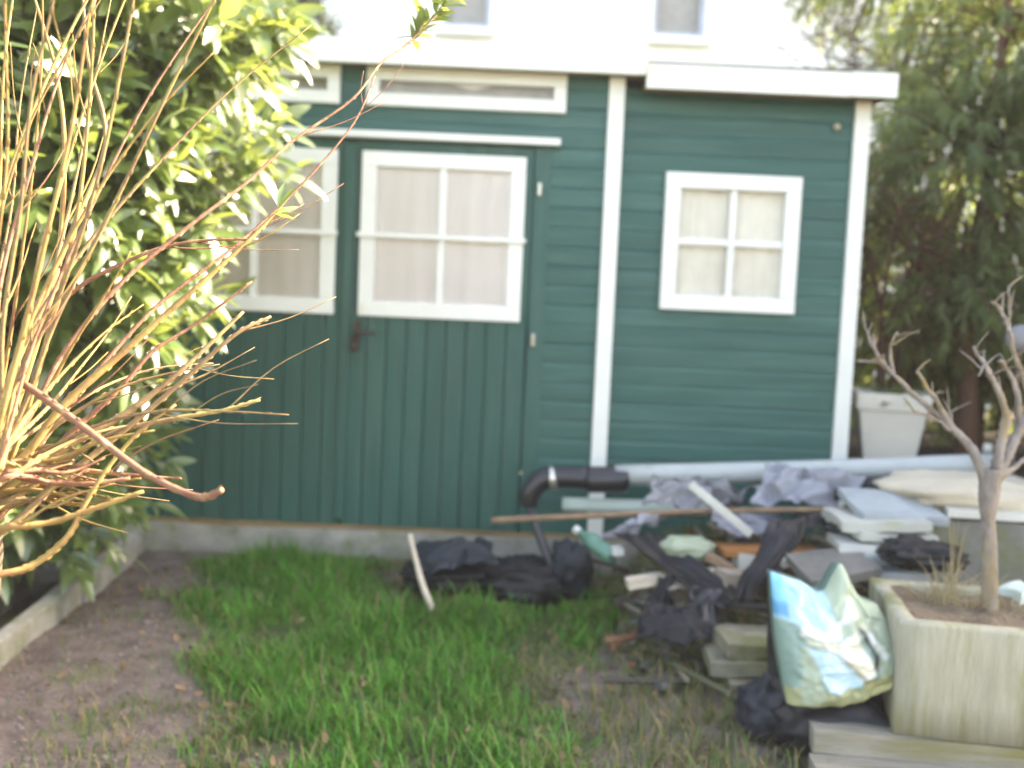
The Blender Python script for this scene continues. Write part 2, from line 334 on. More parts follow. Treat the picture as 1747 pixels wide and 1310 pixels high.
# dark bed behind the kerb
V0 = []; F0 = []
for j in range(30):
    for i in range(24):
        x = -4.2 + 2.34 * i / 23 - 0.02; y = 2.2 + 3.4 * j / 29; x2 = x - 0.08 * (y - 3.3)
        V0.append((x2, y, 0.03 + 0.04 * fbm((x, y, 4), 3)))
for j in range(29):
    for i in range(23): F0.append((j * 24 + i, j * 24 + i + 1, j * 24 + i + 25, j * 24 + i + 24))
o = link('planting_bed', pyd('planting_bed', V0, F0), 'darksoil'); o['kind'] = 'structure'

# ------------------------------------------------------------------ house behind
HY = 12.0
house = empty('white_house', 'white rendered house rising behind the green shed', 'house', (2, HY + 4, 0))
def hbox(name, x0, x1, y0, y1, z0, z1, m, par=None, bev=0.0):
    p = par or house; off = (2, HY + 4, 0); return box(name, x0, x1, y0, y1, z0, z1, m, p, bev, off)
hx0 = at(628, 40, HY).x; hx1 = 7.5
wins = []
for (xa, xb, yb) in ((752, 836, 47), (1112, 1203, 61)):
    a = at(xa, yb, HY); b = at(xb, yb, HY); wins.append((a.x, b.x, a.z, a.z + 1.35))
zs = [0, wins[0][2], wins[0][3], 6.6]
bm = bmesh.new(); o4 = (2, HY + 4, 0)
def hb(x0, x1, z0, z1): addbox(bm, x0 - 2, x1 - 2, -4, -3.75, z0, z1)
hb(hx0, hx1, 0, wins[0][2] - 0.0); hb(hx0, hx1, wins[0][3], 6.6)
cur = hx0
for wn in wins: hb(cur, wn[0], wins[0][2], wins[0][3]); cur = wn[1]
hb(cur, hx1, wins[0][2], wins[0][3])
addbox(bm, hx0 - 2, hx0 - 1.75, -3.75, 4, 0, 6.6); addbox(bm, hx1 - 2.25, hx1 - 2, -3.75, 4, 0, 6.6); addbox(bm, hx0 - 1.75, hx1 - 2.25, 3.75, 4, 0, 6.6)
link('wall', tomesh('wall', bm), 'housewall', house)
bm = bmesh.new(); x0, x1 = hx0 - 2.3, hx1 - 1.7
vs = [bm.verts.new(p) for p in ((x0, -4.4, 6.55), (x1, -4.4, 6.55), (x1, 0, 8.4), (x0, 0, 8.4), (x0, 4.4, 6.55), (x1, 4.4, 6.55), (x0, -4.4, 6.4), (x1, -4.4, 6.4), (x1, 4.4, 6.4), (x0, 4.4, 6.4))]
for f in ((0, 1, 2, 3), (3, 2, 5, 4), (6, 9, 8, 7), (0, 6, 7, 1), (5, 8, 9, 4), (0, 3, 4, 9, 6), (1, 7, 8, 5, 2)): bm.faces.new([vs[i] for i in f])
link('roof', tomesh('roof', bm), 'rooftile', house)
for i, (x0, x1, z0, z1) in enumerate(wins):
    z0 = wins[0][2]; z1 = wins[0][3]; t = 0.055
    bm = bmesh.new(); Y0 = -3.9
    addbox(bm, x0 - 2, x1 - 2, Y0, Y0 + 0.07, z0, z0 + t + 0.03); addbox(bm, x0 - 2, x1 - 2, Y0, Y0 + 0.07, z1 - t, z1)
    addbox(bm, x0 - 2, x0 - 2 + t, Y0, Y0 + 0.07, z0 + t + 0.03, z1 - t); addbox(bm, x1 - 2 - t, x1 - 2, Y0, Y0 + 0.07, z0 + t + 0.03, z1 - t)
    wf = link('window', tomesh('window', bm), 'blueframe', house)
    link('pane', tomesh('pane', (lambda b: (addbox(b, x0 - 2 + t, x1 - 2 - t, Y0 + 0.03, Y0 + 0.036, z0 + t + 0.03, z1 - t), b)[1])(bmesh.new())), 'glass', wf)
    link('curtain', tomesh('curtain', (lambda b: (addbox(b, x0 - 2, x1 - 2, Y0 + 0.14, Y0 + 0.15, z0, z1), b)[1])(bmesh.new())), 'curtain_grey', wf)
    link('sill', tomesh('sill', (lambda b: (addbox(b, x0 - 2.06, x1 - 1.94, -4.1, -3.9, z0 - 0.09, z0 - 0.003), b)[1])(bmesh.new()), False, 0.01), 'housewall', wf)

# ------------------------------------------------------------------ shed
SY = 5.0
shed = empty('garden_shed', 'dark green timber garden shed with white trim and flat roof', 'shed', (0, SY, 0))
OFF = (0, 0, 0)
def sb(name, x0, x1, y0, y1, z0, z1, m, par=None, bev=0.003): return box(name, x0, x1, y0, y1, z0, z1, m, par or shed, bev, OFF)
XL, XD, XR = -1.98, 0.45, 1.71           # left end, junction post, right end
ZB, ZT = 0.165, 2.46
# concrete base and timber sole plate
bm = bmesh.new(); addbox(bm, XL - 0.06, XR + 0.02, -0.03, 2.0, -0.1, 0.135)
bmesh.ops.subdivide_edges(bm, edges=list(bm.edges), cuts=12, use_grid_fill=True)
for v in bm.verts: v.co += Vector((0, fbm(v.co, 3) * 0.016, fbm(v.co + Vector((4, 4, 0)), 3) * 0.012 if v.co.z > 0 else 0))
link('concrete_base', tomesh('concrete_base', bm), 'concrete', shed)
sb('sole_plate', XL, XR, 0.0, 0.09, 0.125, ZB - 0.002, 'timber')
# siding boards: shiplap profile, one mesh per length, shared by alike boards
PITCHB = 0.0965
meshes = {}
def board(x0, x1, z, y, m='green_h', h=PITCHB):
    key = (round(x1 - x0, 3), m, round(h, 3))
    if key not in meshes:
        L_ = x1 - x0; pr = [(0.003, 0.0), (0.0, 0.003), (0.0004, h * 0.8), (0.0035, h * 0.91), (0.0045, h - 0.001), (0.026, h - 0.001), (0.026, 0.0)]
        V1 = [(xx, p[0], p[1]) for xx in np.linspace(0, L_, max(2, int(L_ / 0.15))) for p in pr]; k = len(pr); n = len(V1) // k
        F1 = [(i * k + j, i * k + (j + 1) % k, (i + 1) * k + (j + 1) % k, (i + 1) * k + j) for i in range(n - 1) for j in range(k)]
        F1 += [tuple(reversed(range(k))), tuple((n - 1) * k + j for j in range(k))]
        me = pyd('siding_board', V1, [tuple(reversed(f)) for f in F1], False); me.materials.append(MATS[m]); meshes[key] = me
    o = link('siding_board', meshes[key], None, shed)
    o.location = (x0, y + random.uniform(-0.0012, 0.0012), z + random.uniform(-0.001, 0.001)); o.rotation_euler.y = random.uniform(-0.0009, 0.0009); return o
DZ0, DZ1 = 0.17, 2.088      # doors
DXR, DXM, DXL = 0.062, -0.845, -1.752
RS = 0.045                  # right section is set back
z = ZB; 
while z < ZT - 0.03:
    h = min(PITCHB, ZT - z)
    if z < 2.05: board(0.145, 0.416, z, 0.0, h=h)
    elif z < 2.25: board(XL, 0.416, z, 0.0, h=h)
    else:
        board(0.208, 0.416, z, 0.0, h=h)
        board(-0.905, -0.777, z, 0.0, h=h)
    zt = ZT - 0.05; hh = min(PITCHB, zt - z)
    if hh > 0.01:
        if z + hh < 1.34 or z > 1.985: board(0.49, 1.642, z, RS, h=hh)
        else: board(0.49, 0.745, z, RS, h=hh); board(1.36, 1.642, z, RS, h=hh)
    if z < 2.05: board(XL, -1.835, z, 0.0, h=h)
    z += PITCHB
# frame post between door and siding, head rail, left stile
sb('door_jamb', DXR + 0.004, 0.145, -0.008, 0.04, ZB, 2.095, 'green_v')
sb('door_jamb', -1.835, DXL - 0.004, -0.008, 0.04, ZB, 2.095, 'green_v')
# side and back walls, roofs
sb('side_wall', XL, XL + 0.03, 0.03, 1.9, ZB, ZT, 'green_h', bev=0); sb('side_wall', XR - 0.03, XR - 0.001, RS + 0.03, 1.9, ZB, ZT - 0.06, 'green_h', bev=0)
sb('back_wall', XL, XR, 1.9, 1.93, ZB, ZT - 0.06, 'green_h', bev=0)
bm = bmesh.new(); addbox(bm, XL - 0.1, 0.575, -0.095, 2.05, ZT + 0.01, ZT + 0.10); link('roof', tomesh('roof', bm), 'felt', shed)
bm = bmesh.new(); addbox(bm, 0.579, XR + 0.085, -0.095, 2.05, ZT - 0.05, ZT + 0.05); link('roof', tomesh('roof', bm), 'felt', shed)
# trim: measured on the wall plane, brought 10 cm towards the viewer
sb('fascia', XL - 0.12, 0.578, -0.125, -0.097, 2.437, 2.553, 'fascia', bev=0.004)
sb('fascia', 0.582, 1.56, -0.121, -0.097, 2.377, 2.493, 'fascia', bev=0.004)
sb('fascia', 1.562, 1.788, -0.123, -0.097, 2.379, 2.497, 'fascia', bev=0.004)
sb('soffit', XL, 0.575, -0.096, 0.03, ZT - 0.012, ZT + 0.008, 'timber', bev=0); sb('soffit', 0.582, XR + 0.06, -0.096, 0.08, ZT - 0.07, ZT - 0.052, 'timber', bev=0)
sb('corner_post', 0.414, 0.492, -0.022, 0.06, ZB - 0.01, ZT - 0.014, 'white', bev=0.004)
sb('corner_post', 1.640, 1.716, RS - 0.028, RS + 0.06, ZB - 0.01, ZT - 0.072, 'white', bev=0.004)
sb('drip_bar', -1.9, 0.187, -0.05, -0.002, 2.099, 2.133, 'white', bev=0.004)
# small fittings on the wall
def nub(name, x, z, y, m, r=0.014, ln=0.02, par=None):
    v, f = tube_data([(x, y, z), (x, y - ln * 0.5, z), (x, y - ln, z)], [r, r, r * 0.7], 10, 2); return link(name, pyd(name, v, f), m, par or shed)
nub('wall_hook', 1.556, 2.262, RS, 'creamsack', 0.018, 0.03)
# doors
def frame4(bm, x0, x1, z0, z1, t, y0, y1, tb=None):
    tb = tb or t
    addbox(bm, x0, x1, y0, y1, z0, z0 + tb); addbox(bm, x0, x1, y0 + 0.001, y1, z1 - t, z1)
    addbox(bm, x0, x0 + t, y0 + 0.002, y1, z0 + tb, z1 - t); addbox(bm, x1 - t, x1, y0 + 0.002, y1, z0 + tb, z1 - t)
def curtain(name, x0, x1, z0, z1, y, m, par, waves=9, amp=0.008, sag=None):
    V1 = []; F1 = []; n = 60; k = 12
    for j in range(k + 1):
        for i in range(n + 1):
            u = i / n; v = j / k; top = z1 - (sag(u) if sag else 0)
            V1.append((x0 + (x1 - x0) * u, y + amp * math.sin(u * waves * 6.28 + 0.7 * math.sin(3 * v)) + amp * 0.4 * math.sin(u * 31 + v * 2), z0 + (top - z0) * v))
    for j in range(k):
        for i in range(n): q = j * (n + 1) + i; F1.append((q, q + 1, q + n + 2, q + n + 1))
    return link(name, pyd(name, V1, F1), m, par)
def wire_mesh(x0, x1, z0, z1, y, par, c=0.034):
    V1 = []; F1 = []
    def seg(a, b):
        a = Vector((a[0], y, a[1])); b = Vector((b[0], y, b[1])); d = (b - a).normalized(); s = Vector((d.z, 0, -d.x)) * 0.0014; q = len(V1)
        V1.extend([a + s, a - s, a + Vector((0, -0.0016, 0)), b + s, b - s, b + Vector((0, -0.0016, 0))])
        F1.extend([(q, q + 2, q + 5, q + 3), (q + 2, q + 1, q + 4, q + 5), (q + 1, q, q + 3, q + 4)])
    hx = c; hz = c * 0.9; row = 0; zz = z0
    while zz < z1:
        xx = x0 + (hx / 2 if row % 2 else 0)
        while xx < x1:
            l = (max(x0, xx - hx / 2), zz + hz * 0.25); t = (xx, zz + hz * 0.5 - hz * 0.25 + hz * 0.25); r_ = (min(x1, xx + hx / 2), zz + hz * 0.25)
            seg(l, t); seg(t, r_); seg(t, (xx, min(z1, zz + hz * 0.75 + hz * 0.0))) ; xx += hx
        zz += hz * 0.5; row += 1
    o = link('wire_mesh', pyd('wire_mesh', V1, F1, False), 'wire', par); o['kind'] = 'stuff'; return o
def door(x0, x1, wx0, wx1, seed):
    bm = bmesh.new(); yb = 0.012      # ledged frame behind the planks, with the window opening left free
    wz0, wz1 = 1.226, 2.038
    addbox(bm, x0, x1, yb, 0.045, DZ0, wz0 + 0.03); addbox(bm, x0, x1, yb - 0.014, 0.045, wz1 - 0.02, DZ1)
    addbox(bm, x0, wx0 + 0.03, yb - 0.010, 0.045, wz0 + 0.03, wz1 - 0.02); addbox(bm, wx1 - 0.03, x1, yb - 0.010, 0.045, wz0 + 0.03, wz1 - 0.02)
    d = link('door', tomesh('door', bm, False, 0.002), 'green_v', shed)
    n = 9; wv = (x1 - x0 - 0.006) / n
    for i in range(n):
        a = x0 + 0.003 + i * wv + 0.0022; b = a + wv - 0.0044
        top = wz0 + 0.012 if (a > wx0 - 0.05 and b < wx1 + 0.05) else wz0 + 0.02
        y0 = -0.006 + random.uniform(-0.0015, 0.0015)
        key = ('plank', round(b - a, 4), round(top, 3))
        if key not in meshes:
            bm = bmesh.new(); addbox(bm, 0, b - a, 0, 0.016, DZ0 - 0.006, top); meshes[key] = tomesh('plank', bm, False, 0.005, 2); meshes[key].materials.append(MATS['green_v'])
        p = link('plank', meshes[key], None, d); p.location = (a, y0, random.uniform(-0.004, 0.002))
    bm = bmesh.new(); frame4(bm, wx0, wx1, wz0, wz1, 0.074, -0.026, 0.03); link('window_frame', tomesh('window_frame', bm, False, 0.004), 'white', d)
    xm = (wx0 + wx1) / 2 - 0.002; zm = 1.628; px0, px1, pz0, pz1 = wx0 + 0.074, wx1 - 0.074, wz0 + 0.074, wz1 - 0.074
    bm = bmesh.new(); addbox(bm, xm - 0.018, xm + 0.018, -0.018, 0.02, pz0, pz1); link('muntin', tomesh('muntin', bm, False, 0.003), 'white', d)
    for a, b in ((wx0 - 0.014, xm - 0.0185), (xm + 0.0185, wx1 + 0.01)):
        bm = bmesh.new(); addbox(bm, max(a, px0), min(b, px1), -0.015, 0.018, zm - 0.013, zm + 0.013); link('muntin', tomesh('muntin', bm, False, 0.003), 'white', d)
    bm = bmesh.new(); addbox(bm, wx0 - 0.016, wx1 + 0.012, -0.036, -0.0285, zm - 0.012, zm + 0.012); link('window_bar', tomesh('window_bar', bm, False, 0.003), 'white', d)
    for a, b in ((px0, xm - 0.018), (xm + 0.018, px1)):
        for c, e in ((pz0, zm - 0.013), (zm + 0.013, pz1)):
            bm = bmesh.new(); addbox(bm, a - 0.004, b + 0.004, -0.006, -0.003, c - 0.004, e + 0.004); link('pane', tomesh('pane', bm), 'glass', d)
    wire_mesh(px0 + 0.001, px1 - 0.001, pz0 + 0.001, pz1 - 0.001, 0.0025, d)
    curtain('curtain', px0 - 0.03, px1 + 0.03, pz0 - 0.03, pz1 + 0.03, 0.007, 'curtain_pink', d, 8, 0.002)
    return d
dr = door(DXM + 0.003, DXR, -0.785, 0.025, 1); dl = door(DXL, DXM - 0.003, -1.715, -0.907, 2)
box('cover_strip', DXM - 0.026, DXM + 0.026, -0.024, -0.0085, DZ0 + 0.02, DZ1 - 0.02, 'green_v', dr, 0.004)
# lever handle with backplate and padlock, hinges
h = box('handle', -0.797, -0.764, -0.04, -0.0255, 1.09, 1.20, 'iron', dr, 0.004)
tube('lever', [(-0.781, -0.035, 1.145), (-0.781, -0.075, 1.145), (-0.765, -0.082, 1.145), (-0.69, -0.08, 1.142)], [0.010, 0.009, 0.009, 0.008], 'iron', dr)
sack('padlock', (-0.79, -0.055, 1.045), 0.02, 0.011, 0.026, 'iron', 0.02, flat=False, parent=dr)
tube('shackle', [(-0.803, -0.055, 1.09), (-0.802, -0.055, 1.115), (-0.79, -0.055, 1.124), (-0.778, -0.055, 1.115), (-0.777, -0.055, 1.09)], [0.004], 'iron', dr)
for z_ in (1.885, 1.14, 0.38):
    q = tube('hinge', [(0.094, -0.022, z_ - 0.032), (0.094, -0.022, z_), (0.094, -0.022, z_ + 0.032)], [0.011, 0.011, 0.011], 'steel' if z_ > 1 else 'green_v', dr)
box('hasp', -0.768, -0.752, -0.030, -0.0265, 1.235, 1.29, 'steel', dr, 0.001)
# transom windows
for x0, x1 in ((-0.775, 0.206), (-1.9, -0.907)):
    bm = bmesh.new(); frame4(bm, x0, x1, 2.259, 2.446, 0.062, -0.028, 0.03); t = link('transom_window', tomesh('transom_window', bm, False, 0.004), 'white', shed)
    bm = bmesh.new(); addbox(bm, x0 + 0.058, x1 - 0.058, 0.004, 0.008, 2.318, 2.388); link('pane', tomesh('pane', bm), 'glass', t)
    curtain('blind', x0 + 0.03, x1 - 0.03, 2.30, 2.41, 0.05, 'curtain_grey', t, 5, 0.004)
    s = lambda u: 0.012 + 0.022 * (1 - math.exp(-((u - 0.53) / 0.13) ** 2))
    V1 = []; F1 = []
    for i in range(41):
        u = i / 40; xx = x0 + 0.055 + (x1 - x0 - 0.11) * u; V1 += [(xx, 0.03, 2.40), (xx, 0.03, 2.392 - 0.028 * math.exp(-((u - 0.53) / 0.1) ** 2))]
    for i in range(40): F1.append((2 * i + 1, 2 * i + 3, 2 * i + 2, 2 * i))
    link('valance', pyd('valance', V1, F1), 'curtain_pink', t)
# square four-pane window of the right-hand section
WX0, WX1, WZ0, WZ1 = 0.722, 1.400, 1.324, 2.006
bm = bmesh.new(); frame4(bm, WX0, WX1, WZ0, WZ1, 0.078, RS - 0.032, RS + 0.03); sw = link('window', tomesh('window', bm, False, 0.006, 3), 'white', shed)
xm = 1.066; zm = 1.668
bm = bmesh.new(); addbox(bm, xm - 0.017, xm + 0.017, RS - 0.016, RS + 0.02, WZ0 + 0.078, WZ1 - 0.078); link('muntin', tomesh('muntin', bm, False, 0.003), 'white', sw)
for a, b in ((WX0 + 0.078, xm - 0.0175), (xm + 0.0175, WX1 - 0.078)):
    bm = bmesh.new(); addbox(bm, a, b, RS - 0.014, RS + 0.018, zm - 0.017, zm + 0.017); link('muntin', tomesh('muntin', bm, False, 0.003), 'white', sw)
    for c, e in ((WZ0 + 0.078, zm - 0.017), (zm + 0.017, WZ1 - 0.078)):
        bm = bmesh.new(); addbox(bm, a - 0.004, b + 0.004, RS + 0.006, RS + 0.010, c - 0.004, e + 0.004); link('pane', tomesh('pane', bm), 'glass', sw)
curtain('curtain', WX0 + 0.04, WX1 - 0.04, WZ0 + 0.04, WZ1 - 0.04, RS + 0.036, 'curtain_beige', sw, 6, 0.006)

# ------------------------------------------------------------------ leaves
def leaf_mesh(name, L_, W_, m, droop=0.25, fold=0.25):
    V1 = []; F1 = []; n = 6
    for i in range(n + 1):
        t = i / n; wdt = W_ * 0.5 * (math.sin(math.pi * min(1, t * 0.96 + 0.03)) ** 0.8) * (1.1 - 0.25 * t); zc = -droop * L_ * t * t
        if i in (0, n): wdt = W_ * 0.02
        V1 += [(t * L_, -wdt, zc + fold * wdt), (t * L_, 0, zc), (t * L_, wdt, zc + fold * wdt)]
    for i in range(n):
        a = i * 3; F1 += [(a, a + 3, a + 4, a + 1), (a + 1, a + 4, a + 5, a + 2)]
    me = pyd(name, V1, F1); me.materials.append(MATS[m]); return me
def mesh_np(me):
    v = np.empty(len(me.vertices) * 3); me.vertices.foreach_get('co', v); return v.reshape(-1, 3), [tuple(p.vertices) for p in me.polygons]
def join_instances(name, variants, mats4, m, parent=None, smooth=True):
    "one mesh out of many placed copies of small meshes"
    Vs = []; Fs = []; base = 0; data = [mesh_np(v) for v in variants]
    for k, M4 in mats4:
        v, f = data[k]; A = np.array(M4)
        Vs.append(v @ A[:3, :3].T + A[:3, 3]); Fs.append(np.array(f) + base); base += len(v)
    V1 = np.concatenate(Vs); F1 = np.concatenate(Fs)
    me = bpy.data.meshes.new(name); me.vertices.add(len(V1)); me.vertices.foreach_set('co', V1.ravel())
    me.loops.add(F1.size); me.loops.foreach_set('vertex_index', F1.ravel().astype(np.int32))
    me.polygons.add(len(F1)); me.polygons.foreach_set('loop_start', np.arange(0, F1.size, 4, dtype=np.int32))
    me.update(calc_edges=True); me.validate()
    if smooth: me.shade_smooth()
    return link(name, me, m, parent)
def leaf_mat(p, d, s, roll, nrm=None):
    x = Vector(d).normalized(); nrm = nrm or Vector((0, 0, 1)); u = nrm - x * x.dot(nrm)
    u = u.normalized() if u.length > 1e-3 else Vector((1, 0, 0)); y = u.cross(x)
    M3 = Matrix((x, y, u)).transposed(); M3 = Matrix.Rotation(roll, 3, x) @ M3
    M4 = (M3 * s).to_4x4(); M4.translation = p; return M4

# cherry laurel on the left
bush = empty('laurel_bush', 'tall glossy-leaved evergreen bush overhanging the kerb beside the shed doors', 'bush', (-2.15, 4.2, 0.05))
BO = Vector((-2.15, 4.2, 0.05))
lv = [leaf_mesh('leaf', 0.15, 0.05, 'laurel', 0.22, 0.3), leaf_mesh('leaf', 0.13, 0.046, 'laurel', 0.1, 0.4), leaf_mesh('leaf', 0.165, 0.048, 'laurel', 0.4, 0.2)]
ELL = [((-1.78, 3.95, 1.95), (0.84, 0.72, 0.78), 330), ((-2.05, 4.2, 0.85), (0.74, 0.68, 0.80), 240), ((-1.62, 3.8, 1.42), (0.52, 0.5, 0.5), 130), ((-2.55, 3.35, 1.75), (0.62, 0.6, 0.9), 230), ((-1.42, 3.75, 2.32), (0.6, 0.5, 0.45), 130), ((-1.6, 3.45, 1.85), (0.48, 0.35, 0.6), 130), ((-1.95, 3.1, 1.95), (0.42, 0.4, 0.6), 110), ((-2.5, 3.6, 0.7), (0.7, 0.6, 0.65), 90)]
leaves = []; tips = []; bV = []; bF = []
for (c, r_, n) in ELL:
    c = Vector(c)
    for i in range(n):
        d = Vector(rng.normal(size=3)).normalized(); k = random.uniform(0.55, 1.0) ** 0.6 * (1 + 0.16 * fbm(d + c, 2.4))
        p = c + Vector((d.x * r_[0], d.y * r_[1], d.z * r_[2])) * k
        if p.z < 0.15 or p.y > 4.86 or p.z > 2.75: continue
        if p.x > -1.36 and p.z < 0.95: continue
        g = (d + Vector((0.25, -0.25, 0.55))).normalized(); tips.append((p, g, c))
for i, (p, g, c) in enumerate(tips):
    root = p - g * random.uniform(0.2, 0.3) + (c - p) * 0.15
    tube_data([root - BO, (root + p) / 2 + Vector((0, 0, -0.015)) - BO, p - BO], [0.004, 0.003, 0.0015], 4, 2, bV, bF)
    nL = random.randint(7, 11); ph = random.uniform(0, 6.28); side = g.orthogonal().normalized(); s2 = g.cross(side)
    for k in range(nL):
        t = 1 - k / nL; a = ph + k * 2.4; q = root.lerp(p, 0.35 + 0.65 * t); out = side * math.cos(a) + s2 * math.sin(a)
        dd = (g * (0.35 + 0.75 * t) + out * (1.0 - 0.35 * t)).normalized()
        nrm = None
        if random.random() < 0.68: nrm = (Vector((0.84, -0.44, 0.34)) + Vector(rng.normal(size=3)) * 0.2).normalized(); dd = (dd + Vector((0.1, -0.2, -0.35))).normalized()
        leaves.append((random.randrange(3), leaf_mat(q, dd, random.uniform(0.75, 1.2), random.uniform(-0.5, 0.5) if nrm is None else 0.0, nrm), q))
stem0 = []
for i, (tx, ty, tz) in enumerate([(-1.75, 3.95, 2.2), (-2.0, 4.4, 2.4), (-2.5, 3.5, 2.2), (-1.9, 3.9, 1.4), (-2.3, 4.5, 1.5), (-2.6, 3.8, 1.3), (-1.7, 4.3, 1.8), (-1.45, 3.8, 2.4)]):
    b = Vector((random.uniform(-0.15, 0.15), random.uniform(-0.15, 0.15), -0.05)); e = Vector((tx, ty, tz)) - BO
    tube('branch', [b, b.lerp(e, 0.4) + Vector((random.uniform(-.1, .1), random.uniform(-.1, .1), 0.1)), e], [0.032, 0.02, 0.006], 'bark', bush, 7, 6)
link('twigs', pyd('twigs', bV, bF), 'bark', bush)['kind'] = 'stuff'
def key(l):
    v = l[2] - Vector((0, 0, CAM_H)); zz = v.dot(cF); x = v.dot(cR) / zz; y = v.dot(cU) / zz
    return 99 if (abs(x) > 0.5 or abs(y) > 0.38) else (v.length - 0.5 * (l[2].x + 1.5))
leaves.sort(key=key)
for (k, M4, q) in leaves[:280]:
    o = link('leaf', lv[k], None, bush); o.matrix_local = Matrix.Translation(-BO) @ M4
f = join_instances('foliage', lv, [(k, Matrix.Translation(-BO) @ M4) for (k, M4, q) in leaves[280:]], 'laurel', bush); f['kind'] = 'stuff'

# ------------------------------------------------------------------ pollarded willow, bare stems from the left edge
HEAD = at(-85, 880, 1.5)
wil = empty('pollard_willow', 'bare pollarded shrub with long yellow and reddish whip stems', 'shrub', (HEAD.x - 0.03, 1.52, 0))
WO = Vector((HEAD.x - 0.03, 1.52, 0))
tube('trunk', [Vector((0, 0, -0.05)), Vector((0.01, 0, 0.5)), HEAD - WO + Vector((0, 0, -0.05)), HEAD - WO + Vector((0, 0, 0.05))], [0.075, 0.06, 0.075, 0.04], 'bark', wil, 12, 6)
def stem(px, Y0, Y1, r0, r1, m, head=True, knob=0.0):
    n = len(px); P = [at(x, y, Y0 + (Y1 - Y0) * i / (n - 1)) - WO for i, (x, y) in enumerate(px)]
    if head: P = [HEAD - WO + Vector((random.uniform(-.03, .03), random.uniform(-.03, .03), random.uniform(-.05, .05)))] + P; rr = [r0 * 1.15, r0, (r0 + r1) / 2, r1]
    else: rr = [r0, (r0 + r1) / 2, r1]
    V2, F2 = tube_data(P, rr, 7, 6, knob=max(knob, 0.05)); Q = cr(P, 8); rL = lerp_list(rr, len(Q))
    for i in range(6, len(Q) - 1):        # buds, alternately left and right
        if random.random() < 0.55: continue
        t = (Q[i + 1] - Q[i - 1]).normalized(); sd = t.cross(Vector((0.2, 1, 0.1))).normalized() * (1 if i % 2 else -1)
        e = Q[i] + sd * rL[i] * 0.8; tube_data([e, e + (t * 1.2 + sd * 0.3) * 0.003, e + (t * 1.6 + sd * 0.2) * 0.0065], [rL[i] * 0.5, rL[i] * 0.42, 0.0004], 4, 1, V2, F2)
    for i in range(10, len(Q) - 4):      # fine side shoots
        if not head or random.random() > 0.035: continue
        t = (Q[i + 1] - Q[i - 1]).normalized(); sd = (t.cross(Vector((0, 1, 0))).normalized() * random.choice((-1, 1)) + Vector((0, random.uniform(-.6, .6), 0.3))); l_ = random.uniform(0.06, 0.2)
        tube_data([Q[i], Q[i] + (t + sd * 0.45) * l_ * 0.5, Q[i] + (t * 1.1 + sd * 0.35) * l_], [rL[i] * 0.5, rL[i] * 0.4, 0.0006], 5, 4, V2, F2, 0.06)
    return link('stem', pyd('stem', V2, F2), m, wil)
H = [
     ([(20, 850), (90, 800), (190, 740), (300, 714), (380, 700), (444, 682)], 1.5, 1.6, 0.006, 0.0032, 'stem_tan', 0.18),
     ([(0, 905), (90, 830), (190, 752), (300, 660), (400, 572), (462, 540)], 1.45, 1.65, 0.0075, 0.003, 'stem_tan', 0.0),
     ([(0, 845), (110, 765), (210, 708), (300, 640), (360, 585), (415, 532)], 1.5, 1.7, 0.008, 0.0032, 'stem_tan', 0.0),
     ([(20, 800), (110, 690), (200, 610), (290, 530), (370, 460), (430, 405), (480, 355)], 1.5, 1.75, 0.008, 0.0034, 'stem_yellow', 0.0),
     ([(30, 740), (110, 600), (210, 480), (330, 380), (420, 312), (500, 240), (600, 170), (650, 108), (700, 70), (765, 5)], 1.55, 2.2, 0.0048, 0.0017, 'stem_red', 0.0),
     ([(40, 790), (160, 640), (270, 520), (400, 420), (500, 330), (600, 215), (640, 130)], 1.6, 2.1, 0.0048, 0.0016, 'stem_red', 0.0),
     ([(0, 900), (80, 892), (160, 868), (245, 838)], 1.4, 1.45, 0.0065, 0.0035, 'stem_yellow', 0.15),
     
     ([(0, 820), (70, 822), (140, 826), (222, 816)], 1.45, 1.5, 0.006, 0.0035, 'stem_red', 0.12),
     ([(0, 760), (70, 560), (100, 440), (110, 250), (95, 120), (60, 0)], 1.6, 1.9, 0.007, 0.003, 'stem_yellow', 0.0),
     ([(0, 690), (100, 520), (230, 440), (330, 412), (440, 408)], 1.7, 1.8, 0.0055, 0.0025, 'stem_red', 0.0),
     ([(20, 640), (120, 400), (180, 240), (150, 100), (140, -30)], 1.6, 1.9, 0.006, 0.003, 'stem_tan', 0.0),
     ([(10, 870), (100, 760), (200, 668), (260, 600), (330, 555), (430, 480)], 1.65, 1.85, 0.0065, 0.0025, 'stem_red', 0.0)]
for (px, a, b, r0, r1, mm, kn) in H: stem(px, a, b, r0 * 0.78, r1 * 0.8, mm, knob=kn)
stem([(40, 655), (80, 682), (160, 742), (240, 802), (310, 838), (350, 848), (378, 836)], 1.42, 1.3, 0.0056, 0.0042, 'stem_red', False)
stem([(-60, 990), (0, 980), (60, 962), (115, 915), (145, 860), (190, 790), (240, 735), (300, 690)], 1.35, 1.5, 0.0055, 0.002, 'stem_yellow', False)
rs = random.Random(11)
